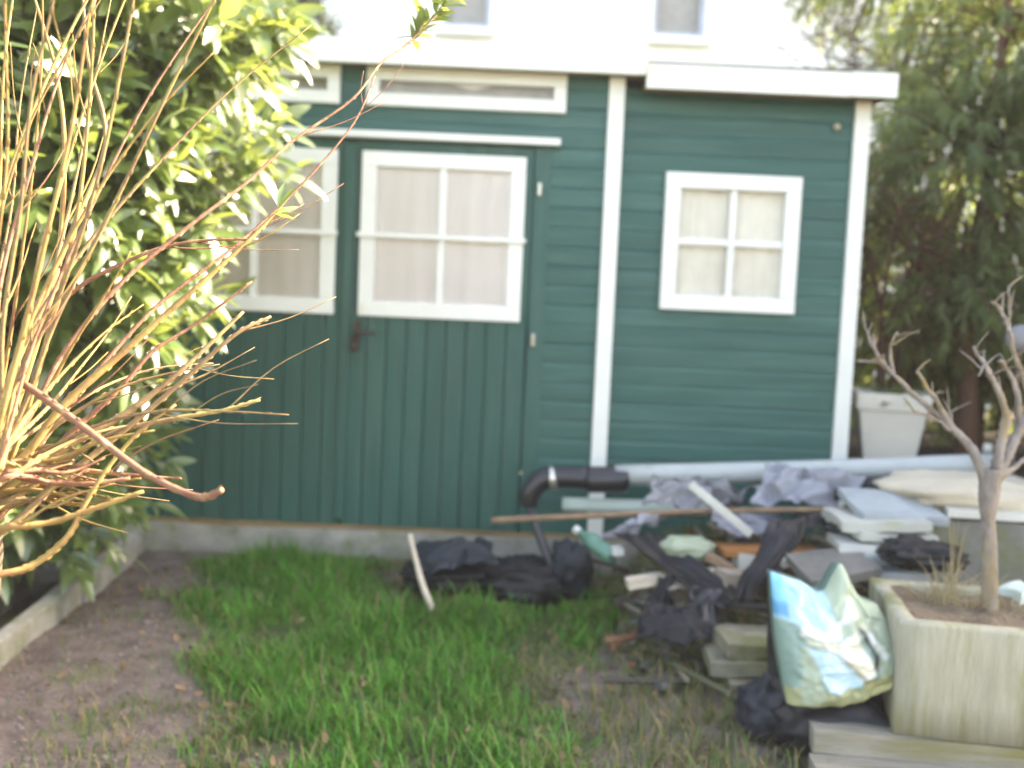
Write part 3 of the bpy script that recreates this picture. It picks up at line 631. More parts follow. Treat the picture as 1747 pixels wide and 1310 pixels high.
for i in range(26):     # the fan of upright whips
    if i < 19: th = R(1 + 27 * (i / 18) ** 1.5 + rs.uniform(-4, 4)); ln = rs.uniform(880, 1300)
    else: th = R(rs.uniform(28, 60)); ln = rs.uniform(360, 560)
    bx_ = rs.uniform(-70, -10); by_ = rs.uniform(760, 900); cv = rs.uniform(-0.45, 0.3)
    pts = []
    for k in range(6):
        t = (k + 0.4) / 5.4; a = th - cv * (t - 0.3); pts.append((bx_ + ln * t * math.sin(a) + rs.uniform(-6, 6), by_ - ln * t * math.cos(a) + rs.uniform(-5, 5)))
    Y0 = rs.uniform(1.35, 1.6); stem(pts, Y0, Y0 + rs.uniform(-0.1, 0.5), rs.uniform(0.0027, 0.0044), 0.001, rs.choice(['stem_yellow', 'stem_yellow', 'stem_yellow', 'stem_tan', 'stem_tan', 'stem_red']))
for i in range(14):     # low sideways whips
    y0 = rs.uniform(760, 900); ln = rs.uniform(140, 330); pts = [(-20 + ln * t, y0 - ln * t * rs.uniform(0.12, 0.34) + 30 * t * t) for t in (0.1, 0.4, 0.7, 1)]
    stem(pts, 1.4 + 0.02 * i, 1.5, rs.uniform(0.0035, 0.005), 0.0015, rs.choice(['stem_yellow', 'stem_tan', 'stem_red']))
# leaf tufts at the ends of two stems
sl = [leaf_mesh('leaf', 0.05, 0.013, 'laurel', 0.3, 0.2), leaf_mesh('leaf', 0.06, 0.016, 'laurel', 0.1, 0.3)]
for (x0, y0, x1, y1, Y, n) in ((700, 75, 768, -5, 2.18, 46), (462, 372, 486, 345, 1.74, 6)):
    a, b = at(x0, y0, Y), at(x1, y1, Y); ax = (b - a).normalized()
    for i in range(n):
        q = a.lerp(b, rs.random()); d = (ax * 0.8 + Vector((rs.uniform(-1, 1), rs.uniform(-1, 1), rs.uniform(-0.8, 0.8)))).normalized()
        o = link('leaf', sl[i % 2], None, wil); o.matrix_local = Matrix.Translation(-WO) @ leaf_mat(q, d, rs.uniform(0.7, 1.1), rs.uniform(-1, 1))

# ------------------------------------------------------------------ trees behind
ll = [leaf_mesh('leaf', 0.12, 0.014, 'evergreen', 0.5, 0.2), leaf_mesh('leaf', 0.09, 0.016, 'evergreen', 0.3, 0.3)]
def tree(name, label, cat, base, trunk_pts, ells, m, bark, seed, lsz=1.0, droop=0.7, group=None, per=14, r0=0.07):
    rn = random.Random(seed); ng = np.random.default_rng(seed); b0 = Vector(base); t = empty(name, label, cat, b0, group)
    tube('trunk', [Vector(p) - b0 for p in trunk_pts], [r0, r0 * 0.7, r0 * 0.3], bark, t, 9, 6)
    L4 = []; bv = []; bf = []
    for (c, r_, n) in ells:
        c = Vector(c)
        for i in range(n):
            d = Vector(ng.normal(size=3)).normalized(); k = rn.uniform(0.3, 1) ** 0.5 * (1 + 0.25 * fbm(d * 1.5 + c, 1.7))
            p = c + Vector((d.x * r_[0], d.y * r_[1], d.z * r_[2])) * k; g = (d + Vector((0, -0.2, 0.3 - droop))).normalized()
            tube_data([p - g * 0.35 + (c - p) * 0.2 - b0, p - g * 0.15 + Vector((0, 0, 0.03)) - b0, p - b0], [0.006, 0.004, 0.002], 4, 2, bv, bf)
            for k2 in range(per):
                q = p - g * rn.uniform(0, 0.32); dd = (g * 0.7 + Vector(ng.normal(size=3)) * 0.45 + Vector((0, 0, -droop * 0.6))).normalized()
                L4.append((k2 % 2, Matrix.Translation(-b0) @ leaf_mat(q, dd, lsz * rn.uniform(0.7, 1.25), rn.uniform(-1, 1))))
    link('branches', pyd('branches', bv, bf), bark, t)['kind'] = 'stuff'
    join_instances('crown', ll, L4, m, t); return t
tree('evergreen_tree', 'dense drooping dark green tree right of the shed', 'tree', (2.95, 6.3, 0.45), [(2.95, 6.3, 0.4), (2.9, 6.3, 1.8), (3.0, 6.4, 3.6)],
     [((2.75, 6.1, 2.1), (0.85, 0.7, 0.9), 230), ((3.2, 6.6, 3.0), (1.0, 0.8, 0.8), 200), ((2.6, 5.8, 1.4), (0.6, 0.5, 0.5), 90), ((2.95, 6.25, 1.05), (0.8, 0.45, 0.5), 110)], 'evergreen', 'redbark', 3, 1.0, 0.9, per=30)
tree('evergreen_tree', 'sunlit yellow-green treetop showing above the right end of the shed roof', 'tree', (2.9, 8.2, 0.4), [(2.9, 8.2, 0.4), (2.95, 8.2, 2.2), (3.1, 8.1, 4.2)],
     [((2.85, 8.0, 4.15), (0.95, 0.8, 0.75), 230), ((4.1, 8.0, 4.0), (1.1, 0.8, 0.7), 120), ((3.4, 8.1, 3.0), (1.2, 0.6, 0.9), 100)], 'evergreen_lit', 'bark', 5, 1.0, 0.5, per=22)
tree('olive_shrub', 'yellowish olive shrub low beside the shed post, above the white pot', 'shrub', (2.35, 6.0, 0.45), [(2.35, 6.0, 0.4), (2.37, 5.95, 0.9), (2.4, 5.9, 1.4)],
     [((2.42, 5.75, 1.22), (0.35, 0.3, 0.25), 60), ((2.9, 5.9, 1.0), (0.45, 0.3, 0.35), 60)], 'olive', 'redbark', 8, 0.8, 0.3, r0=0.03)
tree('hedge', 'dark evergreen hedge on the right, its unseen near run added for shade', 'hedge', (3.6, 7.3, 0.4), [(3.6, 7.3, 0.4), (3.6, 7.3, 1.2), (3.6, 7.4, 2.2)],
     [((3.0, 7.3, 1.5), (1.1, 0.4, 1.2), 150), ((4.4, 7.0, 1.8), (1.0, 0.5, 1.6), 150), ((3.6, 5.9, 3.3), (0.5, 0.9, 1.25), 260), ((3.5, 5.6, 1.7), (0.45, 1.0, 1.9), 420), ((3.45, 4.7, 2.7), (0.5, 1.1, 1.8), 640), ((3.4, 4.3, 1.0), (0.45, 1.0, 1.0), 220), ((3.4, 3.7, 1.5), (0.4, 0.5, 1.3), 200)], 'evergreen', 'bark', 12, 2.3, 0.3)  # near ellipsoids lie out of view, added and sized to shade the lawn
tree('conifer_tree', 'hazy grey-green tree behind the left end of the shed roof', 'tree', (-2.2, 9.2, 0), [(-2.2, 9.2, 0), (-2.2, 9.2, 2.2), (-2.15, 9.2, 4.5)],
     [((-2.0, 9.1, 4.05), (0.62, 0.6, 0.85), 260), ((-2.9, 9.2, 3.7), (0.8, 0.6, 0.9), 150), ((-2.4, 9.1, 2.6), (0.9, 0.5, 0.7), 70)], 'conifer', 'bark', 21, 0.9, 0.2, per=10)
tree('conifer_tree', 'broad green tree behind the overhanging bush at the far left', 'tree', (-4.2, 7.6, 0), [(-4.2, 7.6, 0), (-4.2, 7.6, 1.6), (-4.1, 7.6, 3.6)],
     [((-4.1, 7.5, 2.9), (1.1, 0.7, 1.0), 220), ((-4.9, 7.6, 2.2), (1.1, 0.7, 1.1), 170), ((-3.6, 7.4, 1.5), (0.9, 0.6, 0.8), 120)], 'conifer', 'bark', 23, 1.3, 0.3)
# leafless twiggy shrubs
def twiggy(label, base, top, spread, n, seed, m='twig', ln=0.5):
    rn = random.Random(seed); b0 = Vector(base); t = empty('bare_shrub', label, 'shrub', b0, 'leafless shrubs beside the shed')
    for i in range(5):
        e = Vector(top) + Vector((rn.uniform(-1, 1) * spread, rn.uniform(-.5, .5) * spread, rn.uniform(-.4, .2) * spread))
        md = b0.lerp(e, 0.5) + Vector((rn.uniform(-.12, .12), rn.uniform(-.1, .1), 0.05))
        tube('branch', [Vector((rn.uniform(-.05, .05), rn.uniform(-.05, .05), -0.05)), md - b0, e - b0], [0.02, 0.012, 0.004], m, t, 6, 6)
        bv = []; bf = []
        for k in range(n):
            q = md.lerp(e, rn.random() ** 0.7); d = Vector((rn.uniform(-1, 1), rn.uniform(-.7, .5), rn.uniform(-.5, 1))).normalized(); l_ = ln * rn.uniform(0.4, 1)
            tube_data([q - b0, q + d * l_ * 0.5 + Vector((0, 0, -0.02)) - b0, q + d * l_ + Vector((rn.uniform(-.1, .1), 0, rn.uniform(-.12, .1))) - b0], [0.005, 0.0035, 0.0018], 4, 3, bv, bf)
        link('twigs', pyd('twigs', bv, bf), m, t)['kind'] = 'stuff'
twiggy('grey-purple leafless shrub arching over the right end of the shed roof', (2.5, 7.4, 0.4), (2.45, 7.2, 3.5), 0.45, 55, 31, 'twig', 0.7)
twiggy('brown dry twiggy shrub pressed against the white right corner post', (2.15, 5.75, 0.45), (2.1, 5.6, 2.0), 0.28, 32, 33, 'redbark', 0.4)
tube_o = tube('tree_stump', [(2.66, 5.75, 0.4), (2.64, 5.75, 0.85), (2.60, 5.77, 1.35)], [0.085, 0.06, 0.045], 'redbark', None, 12, 6)
tag(tube_o, 'reddish brown broken trunk behind the white pot and bare tree', 'stump')

# ------------------------------------------------------------------ things behind the pipe
p0 = at(1512, 770, 5.25); pot = empty('plant_pot', 'white square tapered plant pot beside the shed corner', 'pot', (p0.x, 5.25, 0.52))
bm = bmesh.new()
def ring(hw, z): return [bm.verts.new((sx * hw, sy * hw, z)) for sx, sy in ((-1, -1), (1, -1), (1, 1), (-1, 1))]
pz = at(1512, 668, 5.25).z - 0.52
rg = [ring(0.115, 0), ring(0.165, pz - 0.09), ring(0.178, pz - 0.088), ring(0.185, pz), ring(0.165, pz), ring(0.155, pz - 0.1)]
bm.faces.new(list(reversed(rg[0])))
for a, b in zip(rg, rg[1:]):
    for k in range(4): bm.faces.new((a[k], a[(k + 1) % 4], b[(k + 1) % 4], b[k]))
o = link('body', tomesh('body', bm, False, 0.006), 'potwhite', pot); o.rotation_euler.z = R(-14)
o = sack('soil', (0, 0, pz - 0.08), 0.155, 0.155, 0.03, 'darksoil', 0.3, flat=False, parent=pot); o.rotation_euler.z = R(-14)
lowl = []
for i in range(90):
    d = Vector((random.uniform(-1, 1), random.uniform(-1, 1), random.uniform(0.1, 1))).normalized(); lowl.append((i % 2, leaf_mat(Vector((d.x * 0.12, d.y * 0.12, pz - 0.03)), d, 0.9, 0)))
join_instances('plant', ll, lowl, 'evergreen', pot)
jp = at(1683, 790, 4.75); jug = empty('jug', 'blue plastic bottle with a white cap behind the pipe end', 'bottle', (jp.x, 4.75, 0.36))
jt = at(1683, 757, 4.75).z - 0.36
v, f = tube_data([(0, 0, 0), (0, 0, 0.02), (0, 0, jt * 0.6), (0, 0, jt * 0.8), (0, 0, jt * 0.9)], [0.05, 0.055, 0.055, 0.045, 0.02], 14, 4); link('body', pyd('body', v, f), 'blueplastic', jug)
v, f = tube_data([(0, 0, jt * 0.9), (0, 0, jt * 0.96), (0, 0, jt)], [0.022, 0.022, 0.018], 12, 2); link('cap', pyd('cap', v, f), 'whiteplastic', jug)
gb = at(1742, 578, 4.6); gl = empty('globe_stake', 'grey ball on a thin stake at the right edge', 'garden ornament', (gb.x, 4.6, 0.1))
sack('ball', (0, 0, gb.z - 0.1 - 0.065), 0.065, 0.065, 0.065, 'greyball', 0.01, sq=2.0, flat=False, parent=gl)
tube('stake', [(0, 0, -0.1), (0.01, 0, 0.5), (0, 0, gb.z - 0.16)], [0.008, 0.008, 0.008], 'twig', gl)

# ------------------------------------------------------------------ the heap of garden junk
def mound(x, y):
    k = max(0, min(1, (x - 0.38) / 0.45)) * max(0, min(1, (y - 3.5) / 0.8)) * max(0, min(1, (4.88 - y) / 0.25))
    k = k * k * (3 - 2 * k)
    return -0.04 + 0.31 * k + (0.07 * fbm((x, y, 7), 3.5) + 0.035 * fbm((x, y, 9), 12)) * min(1, k * 3)
V0 = []; F0 = []; nx, ny = 80, 70
for j in range(ny):
    for i in range(nx):
        x = 0.30 + 1.75 * i / (nx - 1); y = 3.35 + 1.55 * j / (ny - 1); V0.append((x, y, mound(x, y)))
for j in range(ny - 1):
    for i in range(nx - 1): F0.append((j * nx + i, j * nx + i + 1, j * nx + i + 1 + nx, j * nx + i + nx))
o = link('rubble', pyd('rubble', V0, F0), 'rubble'); o['kind'] = 'stuff'; tag(o, 'low mound of grey-brown rubble and earth under the junk', 'rubble')
dv = []; df = []; dc = []; rd = random.Random(77)
for i in range(520):
    x = rd.uniform(0.45, 1.55); y = rd.uniform(3.35, 4.55); zz = mound(x, y)
    if zz < 0.0 and rd.random() < 0.6: continue
    L_, W_, T_ = rd.uniform(0.03, 0.16), rd.uniform(0.015, 0.05), rd.uniform(0.004, 0.02); lift = 0.0
    if i % 9 == 0: L_, W_, T_, lift = rd.uniform(0.2, 0.5), rd.uniform(0.012, 0.035), rd.uniform(0.006, 0.015), rd.uniform(0.01, 0.06)
    M4 = Matrix.Translation((x, y, max(zz, -0.005) + 0.008 + lift)) @ Matrix.Rotation(rd.uniform(0, 6.28), 4, 'Z') @ Matrix.Rotation(rd.uniform(-0.5, 0.5) * (0.3 if lift else 1), 4, 'Y') @ Matrix.Rotation(rd.uniform(-0.5, 0.5), 4, 'X'); b_ = len(dv)
    for (sx, sy, sz) in ((-1, -1, 0), (1, -1, 0), (1, 1, 0), (-1, 1, 0), (-1, -1, 1), (1, -1, 1), (1, 1, 1), (-1, 1, 1)): dv.append(M4 @ Vector((sx * L_ / 2 * rd.uniform(0.75, 1), sy * W_ / 2 * rd.uniform(0.7, 1), sz * T_)))
    for q in ((3, 2, 1, 0), (4, 5, 6, 7), (0, 1, 5, 4), (1, 2, 6, 5), (2, 3, 7, 6), (3, 0, 4, 7)): df.append(tuple(b_ + k for k in q))
    col = rd.choice([(0.03, 0.03, 0.035), (0.04, 0.035, 0.03), (0.16, 0.12, 0.09), (0.24, 0.2, 0.16), (0.10, 0.08, 0.06), (0.32, 0.29, 0.25), (0.13, 0.13, 0.15), (0.07, 0.075, 0.04), (0.2, 0.09, 0.05)]); dc += [(*col, 1)] * 8
me = pyd('debris', dv, df, False); ca = me.color_attributes.new('tint', 'FLOAT_COLOR', 'POINT'); ca.data.foreach_set('color', np.array(dc, np.float32).ravel())
o = link('debris', me, 'debris'); o['kind'] = 'stuff'; tag(o, 'small scraps of wood, plastic and stone strewn over the mound', 'debris')

# drain pipe with black elbow
pl, prr = at(1068, 812, 4.5), at(1692, 792, 4.42); ax = (prr - pl).normalized()
pipe = empty('drain_pipe', 'long pale grey drainpipe with a black elbow lying on the heap', 'pipe', pl)
def hollow(name, pts, r, wall, m, par, sides=22, n=4):
    P = cr(pts, n); V1 = []; F1 = []; up = None
    for i, p in enumerate(P):
        t = (P[min(i + 1, len(P) - 1)] - P[max(0, i - 1)]).normalized()
        if up is None: up = t.orthogonal().normalized()
        up = (up - t * up.dot(t)).normalized(); q = t.cross(up); rr = r if not isinstance(r, list) else lerp_list(r, len(P))[i]
        for rad in (rr, rr - wall):
            for k in range(sides): a = 6.28319 * k / sides; V1.append(p + (up * math.cos(a) + q * math.sin(a)) * rad)
    s = sides; n1 = len(P)
    for i in range(n1 - 1):
        for k in range(s):
            a = i * 2 * s + k; b = i * 2 * s + (k + 1) % s; F1 += [(a, b, b + 2 * s, a + 2 * s), (b + s, a + s, a + 3 * s, b + 3 * s)]
    for e in (0, (n1 - 1) * 2 * s):
        for k in range(s):
            a = e + k; b = e + (k + 1) % s; F1.append((b, a, a + s, b + s) if e == 0 else (a, b, b + s, a + s))
    return link(name, pyd(name, V1, F1), m, par)
hollow('tube', [Vector((-0.05, 0, 0)), (prr - pl) * 0.5 + Vector((0, 0, -0.004)), prr - pl], 0.0485, 0.004, 'pipe', pipe)
hollow('collar', [at(1070, 817, 4.5) - pl, at(1035, 818, 4.5) - pl, at(1000, 818, 4.5) - pl], 0.061, 0.008, 'blackplastic', pipe)
hollow('elbow', [at(1004, 816, 4.5) - pl, at(960, 814, 4.5) - pl, at(925, 818, 4.5) - pl, at(906, 840, 4.5) - pl, at(902, 862, 4.5) - pl], [0.053, 0.05, 0.05, 0.048, 0.04], 0.006, 'blackplastic', pipe)
hollow('clamp', [at(947, 814, 4.5) - pl, at(942, 815, 4.5) - pl, at(937, 815, 4.5) - pl], 0.054, 0.004, 'steel', pipe)
tube('flap', [at(903, 862, 4.49) - pl, at(908, 878, 4.45) - pl, at(925, 925, 4.4) - pl, at(950, 985, 4.32) - pl, at(962, 1012, 4.28) - pl], [0.012, 0.02, 0.022, 0.02, 0.012], 'blackplastic', pipe, 8)
p2 = at(960, 860, 4.6); q2 = at(1210, 868, 4.5); o = empty('short_pipe', 'short pale green pipe offcut under the black pipe elbow', 'pipe', p2)
hollow('tube', [Vector((0, 0, 0)), (q2 - p2) * 0.5, q2 - p2], 0.033, 0.003, 'palepipe', o)
# sticks
def stick(label, px, Ys, r0, r1, m, name='stick', cat='stick', knob=0.05):
    P = [at(x, y, Y) for (x, y), Y in zip(px, Ys)]; b = P[0].copy(); v, f = tube_data([p - b for p in P], [r0, (r0 + r1) / 2, r1], 7, 6, knob=knob)
    o = link(name, pyd(name, v, f), m); o.location = b; return tag(o, label, cat)
stick('long thin brown stick lying level across the front of the heap', [(838, 888), (960, 882), (1200, 872), (1420, 869), (1570, 868)], [4.15, 4.12, 4.08, 4.0, 3.95], 0.014, 0.009, 'brownwood')
stick('pale weathered stick standing beside the black sack in the grass', [(699, 912), (712, 965), (722, 1000), (738, 1040)], [4.2, 4.12, 4.08, 4.02], 0.010, 0.015, 'palewood')
a, b = at(1178, 826, 4.02), at(1282, 912, 3.92)
bm = bmesh.new(); ln = (b - a).length; addbox(bm, 0, ln, -0.008, 0.008, -0.016, 0.016); o = link('lath', tomesh('lath', bm, False, 0.003), 'whiteplastic')
o.location = a; o.rotation_euler = (b - a).to_track_quat('X', 'Z').to_euler(); tag(o, 'narrow white lath leaning diagonally among the grey film', 'lath')
# black sacks in the grass
tag(sack('black_sack', at(770, 1012, 4.42) * Vector((1, 1, 0)) if False else Vector((at(775, 980, 4.42).x, 4.42, 0.0)), 0.22, 0.17, 0.09, 'blacktarp', 0.2, 8, 4, 0.2), 'blue-black crumpled plastic sack by the shed base behind the upright stick', 'sack')
tag(sack('black_sack', Vector((at(895, 985, 4.40).x, 4.38, -0.01)), 0.2, 0.16, 0.09, 'blacktarp', 0.25, 9, 9, -0.15), 'matt black lumpy sack at the end of the dangling pipe flap', 'sack')
tag(sheet('black_sheet', [at(712, 985, 4.16), at(850, 965, 4.2), at(840, 925, 4.45), at(708, 932, 4.45)], 'slatetarp', 0.035, 7, 34, 26, seed=3, fold=(2.2,3.2), bow=0.05), 'black plastic sheet folded over the sack near the upright stick', 'sheet')
tag(sack('blue_sack', Vector((at(975, 950, 4.36).x, 4.36, 0.02)), 0.09, 0.09, 0.12, 'slatetarp', 0.3, 7, 14), 'small dark blue bundle right of the dangling black flap', 'bundle')
# grey film
tag(sheet('grey_film', [at(1030, 925, 4.02), at(1105, 888, 4.05), at(1210, 872, 4.15), at(1130, 892, 4.2)], 'lilacfilm', 0.035, 8, 34, 24, seed=5, fold=(2.2,3), bow=0.02), 'lilac-grey plastic film folded low at the left end of the heap', 'plastic film')
tag(sheet('grey_film', [at(1205, 872, 4.05), at(1235, 915, 4.0), at(1350, 915, 4.0), at(1330, 880, 4.2)], 'lilacfilm', 0.035, 8, seed=6, fold=(3,2), bow=-0.03), 'lilac-grey loop of film hanging under the long stick', 'plastic film')
tag(sheet('grey_film', [at(1285, 872, 4.1), at(1420, 866, 4.05), at(1480, 822, 4.25), at(1310, 798, 4.3)], 'lilacfilm', 0.06, 7, 40, 30, seed=7, fold=(3.2,2.4), bow=0.05), 'bluish crumpled plastic film peaking just below the grey pipe', 'plastic film')
tag(sheet('grey_film', [at(1100, 872, 4.2), at(1260, 866, 4.2), at(1290, 835, 4.4), at(1120, 822, 4.36)], 'greyfilm', 0.06, 9, 40, 30, seed=8, fold=(3.5,2.2), bow=0.03), 'dirty grey crumpled film behind the white lath', 'plastic film')
tag(sheet('black_sheet', [at(1390, 868, 4.1), at(1480, 848, 4.2), at(1530, 828, 4.4), at(1440, 830, 4.45)], 'slatetarp', 0.03, 7, seed=9, fold=(2,2), bow=0.03), 'dark navy plastic scrap between film and pale panels', 'sheet')
# black tarp strips forming a V
tag(sheet('tarp_strip', [at(1048, 905, 3.98), at(1135, 912, 3.98), at(1272, 1016, 3.66), at(1225, 1036, 3.6)], 'blacktarp', 0.02, 9, 30, 20, seed=11, fold=(4.5,1.3), bow=0.03), 'black plastic strip running down right from the lilac film', 'plastic strip')
tag(sheet('tarp_strip', [at(1246, 1026, 3.58), at(1284, 1028, 3.58), at(1385, 888, 3.78), at(1312, 890, 3.8)], 'blacktarp', 0.018, 9, 20, 30, seed=12, fold=(4.0,1.3), bow=0.03), 'black plastic strip rising steeply beside the blue soil bag', 'plastic strip')
tag(sheet('tarp_strip', [at(1105, 1060, 3.72), at(1150, 1060, 3.7), at(1150, 985, 3.78), at(1120, 985, 3.8)], 'blacktarp', 0.03, 9, seed=13, fold=(3.5,1.2), bow=0.02), 'black plastic rag hanging below the lower strip onto the ground', 'plastic strip')
tag(sheet('tarp_strip', [at(1150, 1075, 3.62), at(1210, 1095, 3.55), at(1235, 1010, 3.68), at(1190, 1005, 3.7)], 'blackplastic', 0.03, 9, seed=17, fold=(3.5,1.5), bow=0.02), 'dusty black plastic rag under the meeting point of two strips', 'plastic strip')
tag(sheet('tarp_strip', [at(1308, 1190, 3.28), at(1334, 1195, 3.26), at(1332, 965, 3.36), at(1312, 965, 3.4)], 'blacktarp', 0.012, 9, seed=15, fold=(3,1.2), bow=0.01), 'narrow black plastic strip hanging down along the soil bag edge', 'plastic strip')
tag(sheet('black_sheet', [at(1340, 905, 3.95), at(1440, 890, 4.0), at(1430, 872, 4.15), at(1350, 878, 4.15)], 'blackplastic', 0.03, 9, seed=19, fold=(3,2), bow=0.02), 'black crumpled sheet below the stick beside white panels', 'sheet')
tag(sheet('black_sheet', [at(1090, 1085, 3.55), at(1215, 1100, 3.5), at(1225, 1045, 3.66), at(1100, 1035, 3.7)], 'blacktarp', 0.03, 8, 34, 26, seed=61, fold=(3, 2), bow=0.02), 'torn black sheet lying flat on the ground beside the mossy slabs', 'sheet')
tag(sheet('cardboard', [at(1140, 1008, 3.74), at(1215, 1000, 3.76), at(1205, 965, 3.9), at(1150, 968, 3.9)], 'greywood', 0.012, 6, 20, 16, seed=62, fold=(1.5, 1.5)), 'grey-brown limp cardboard under the left black strip', 'cardboard')
tag(sheet('plastic_strip', [at(1395, 905, 3.9), at(1500, 915, 3.84), at(1505, 900, 3.95), at(1400, 892, 4.0)], 'blackplastic', 0.02, 8, 30, 14, seed=63, fold=(3, 2), bow=0.02), 'dark torn plastic spilling over the second pale panel', 'plastic strip')
# bottle, tub, boards, blocks
g = at(985, 905, 4.1); e = at(1045, 950, 4.0); bt = empty('bottle', 'green glass bottle lying neck up at the left of the heap', 'bottle', e)
dv = (g - e)
v, f = tube_data([Vector((0, 0, 0)), dv * 0.06, dv * 0.6, dv * 0.78, dv * 0.95], [0.026, 0.036, 0.036, 0.018, 0.014], 14, 4); link('body', pyd('body', v, f), 'greenglass', bt)
v, f = tube_data([dv * 0.94, dv * 1.0, dv * 1.08], [0.018, 0.018, 0.018], 12, 2); link('cap', pyd('cap', v, f), 'whiteplastic', bt)
tag(sack('pillow_bundle', at(1172, 953, 3.95), 0.105, 0.07, 0.045, 'sage', 0.15, 5, 22), 'sage green padded bundle behind the black strip', 'bundle')
tag(slab('board', at(1312, 943, 3.98), 0.42, 0.16, 0.022, 'orangewood', R(6), seed=3), 'orange-brown wooden board under the black strips', 'board')
tag(slab('block', at(1272, 968, 3.92), 0.09, 0.07, 0.062, 'whiteplastic', R(10), seed=4), 'small white block under the orange board', 'block')
tag(slab('block', at(1348, 962, 3.86), 0.1, 0.06, 0.03, 'whiteplastic', R(-12), R(4), R(-18), seed=5), 'tilted white sliver right of the black strip', 'block')
tag(slab('offcut', at(1102, 998, 3.82), 0.15, 0.06, 0.035, 'palewood', R(10), 0, R(-10), seed=6), 'beige timber offcut below the black strip in the weeds', 'offcut')
tag(slab('offcut', at(1052, 945, 3.98), 0.045, 0.05, 0.03, 'whiteplastic', 0.2, seed=7), 'little white cube at the foot of the green bottle', 'offcut')
tag(slab('offcut', at(1225, 965, 3.86), 0.12, 0.05, 0.03, 'brownwood', R(-20), 0, R(20), seed=8), 'brown wood scrap beside the small white block', 'offcut')
tag(slab('offcut', at(1255, 1000, 3.78), 0.14, 0.1, 0.06, 'greywood', R(15), 0, R(5), seed=9), 'grey-beige timber lump inside the V of black strips', 'offcut')
tag(slab('offcut', at(1215, 985, 3.84), 0.07, 0.05, 0.035, 'palewood', R(40), 0, R(5), seed=18), 'small pale chip of wood in the V of black strips', 'offcut')
# mossy slabs
msl = ['topmost mossy slab of the low stack left of the soil bag', 'second mossy slab from the top left of the soil bag', 'lowest mossy slab of the stack left of the soil bag']
for i in range(3):
    q = at(1275, 1090 + i * 36, 3.5 - 0.02 * i); q.z = 0.30 - 0.075 * i; 
    tag(slab('mossy_slab', (q.x + 0.02 * (-1) ** i, 3.5 - 0.03 * i, 0.12 - 0.058 * i), 0.25, 0.24, 0.05, 'mossy', R(5 * (-1) ** i), seed=10 + i, rag=0.012), msl[i], 'slab', 'mossy slabs stacked by the soil bag')
# pale panels stacked by the planter
PAN = [(1520, 870, 3.92, 0.34, 0.26, 0.03, 'bluepanel', 4, 14, 'blue-grey panel on top of the stack beside the cream sack'),
       (1492, 893, 3.86, 0.33, 0.3, 0.034, 'palepanel', -3, 0, 'whitish panel with mossy edge under the blue-grey top panel'),
       (1505, 912, 3.84, 0.30, 0.28, 0.03, 'palepanel', 6, 0, 'moss-stained panel third from the top of the pale stack'),
       (1480, 932, 3.80, 0.26, 0.28, 0.034, 'whiteplastic', -6, 0, 'dull white panel fourth from the top of the pale stack'),
       (1508, 952, 3.76, 0.26, 0.26, 0.034, 'bluepanel', 5, 0, 'blue-grey panel fifth from the top of the pale stack'),
       (1515, 976, 3.70, 0.22, 0.26, 0.034, 'bluepanel', -4, 0, 'lowest blue-grey panel of the stack behind the planter corner')]
for i, (x, y, Y, sx, sy, sz, mm, rz, rx, lb) in enumerate(PAN): tag(slab('panel', at(x, y, Y), sx, sy, sz, mm, R(rz), R(rx), R(2 * (-1) ** i), seed=20 + i, rag=0.013), lb, 'panel', 'pale panels stacked on the heap')
tag(slab('dark_block', at(1420, 975, 3.62), 0.27, 0.22, 0.04, 'greyblock', R(12), R(12), R(-8), seed=31, rag=0.014), 'dark grey block behind the top of the soil bag', 'block')
tag(slab('stone_block', (at(1680, 960, 3.95).x, 4.05, 0.18), 0.62, 0.42, at(1680, 890, 3.86).z - 0.18, 'greyblock', R(-6), seed=33, rag=0.015), 'big dark grey stone block behind the bare tree trunk', 'block')
tag(sack('cream_sack', (at(1665, 885, 4.0).x, 4.08, at(1680, 890, 3.86).z - 0.005), 0.34, 0.2, 0.075, 'creamsack', 0.16, 4, 35, -0.08, 3.2), 'cream coloured sack lying on the dark stone block', 'sack')
tag(slab('white_board', (at(1720, 880, 3.85).x, 3.86, at(1680, 884, 3.86).z), 0.46, 0.06, 0.03, 'whiteplastic', R(-5), seed=36), 'thin white board along the front of the cream sack', 'board')
tag(sack('dark_bundle', (at(1580, 975, 3.55).x, 3.6, at(1580, 975, 3.55).z), 0.14, 0.1, 0.05, 'blacktarp', 0.3, 7, 38), 'dark plastic bundle just behind the planter corner', 'bundle')

# ------------------------------------------------------------------ planter with the bare tree
PZ = 0.12; PO = Vector((1.52, 2.98, PZ)); pr_ = R(-10)
plant = empty('planter', 'square mossy concrete planter on weathered timbers', 'planter', PO)
plant.rotation_euler.z = pr_
bm = bmesh.new()
def rring(hx, hy, z, n=8):
    out = []
    for (ax_, ay, bx_, by_) in ((-1, -1, 1, -1), (1, -1, 1, 1), (1, 1, -1, 1), (-1, 1, -1, -1)):
        for k in range(n): t = k / n; out.append(bm.verts.new(((ax_ + (bx_ - ax_) * t) * hx, (ay + (by_ - ay) * t) * hy, z)))
    return out
lv_ = [rring(0.335, 0.245, 0), rring(0.338, 0.248, 0.11), rring(0.34, 0.25, 0.22), rring(0.342, 0.252, 0.322), rring(0.338, 0.248, 0.332), rring(0.294, 0.204, 0.332), rring(0.288, 0.198, 0.324), rring(0.285, 0.195, 0.2)]
for a, b in zip(lv_, lv_[1:]):
    for k in range(32): bm.faces.new((a[k], a[(k + 1) % 32], b[(k + 1) % 32], b[k]))
bm.faces.new(list(reversed(lv_[0]))); bm.faces.new(lv_[-1])
for v in bm.verts: v.co += Vector((fbm(v.co + Vector((8, 0, 0)), 8), fbm(v.co, 8), 0)) * 0.005
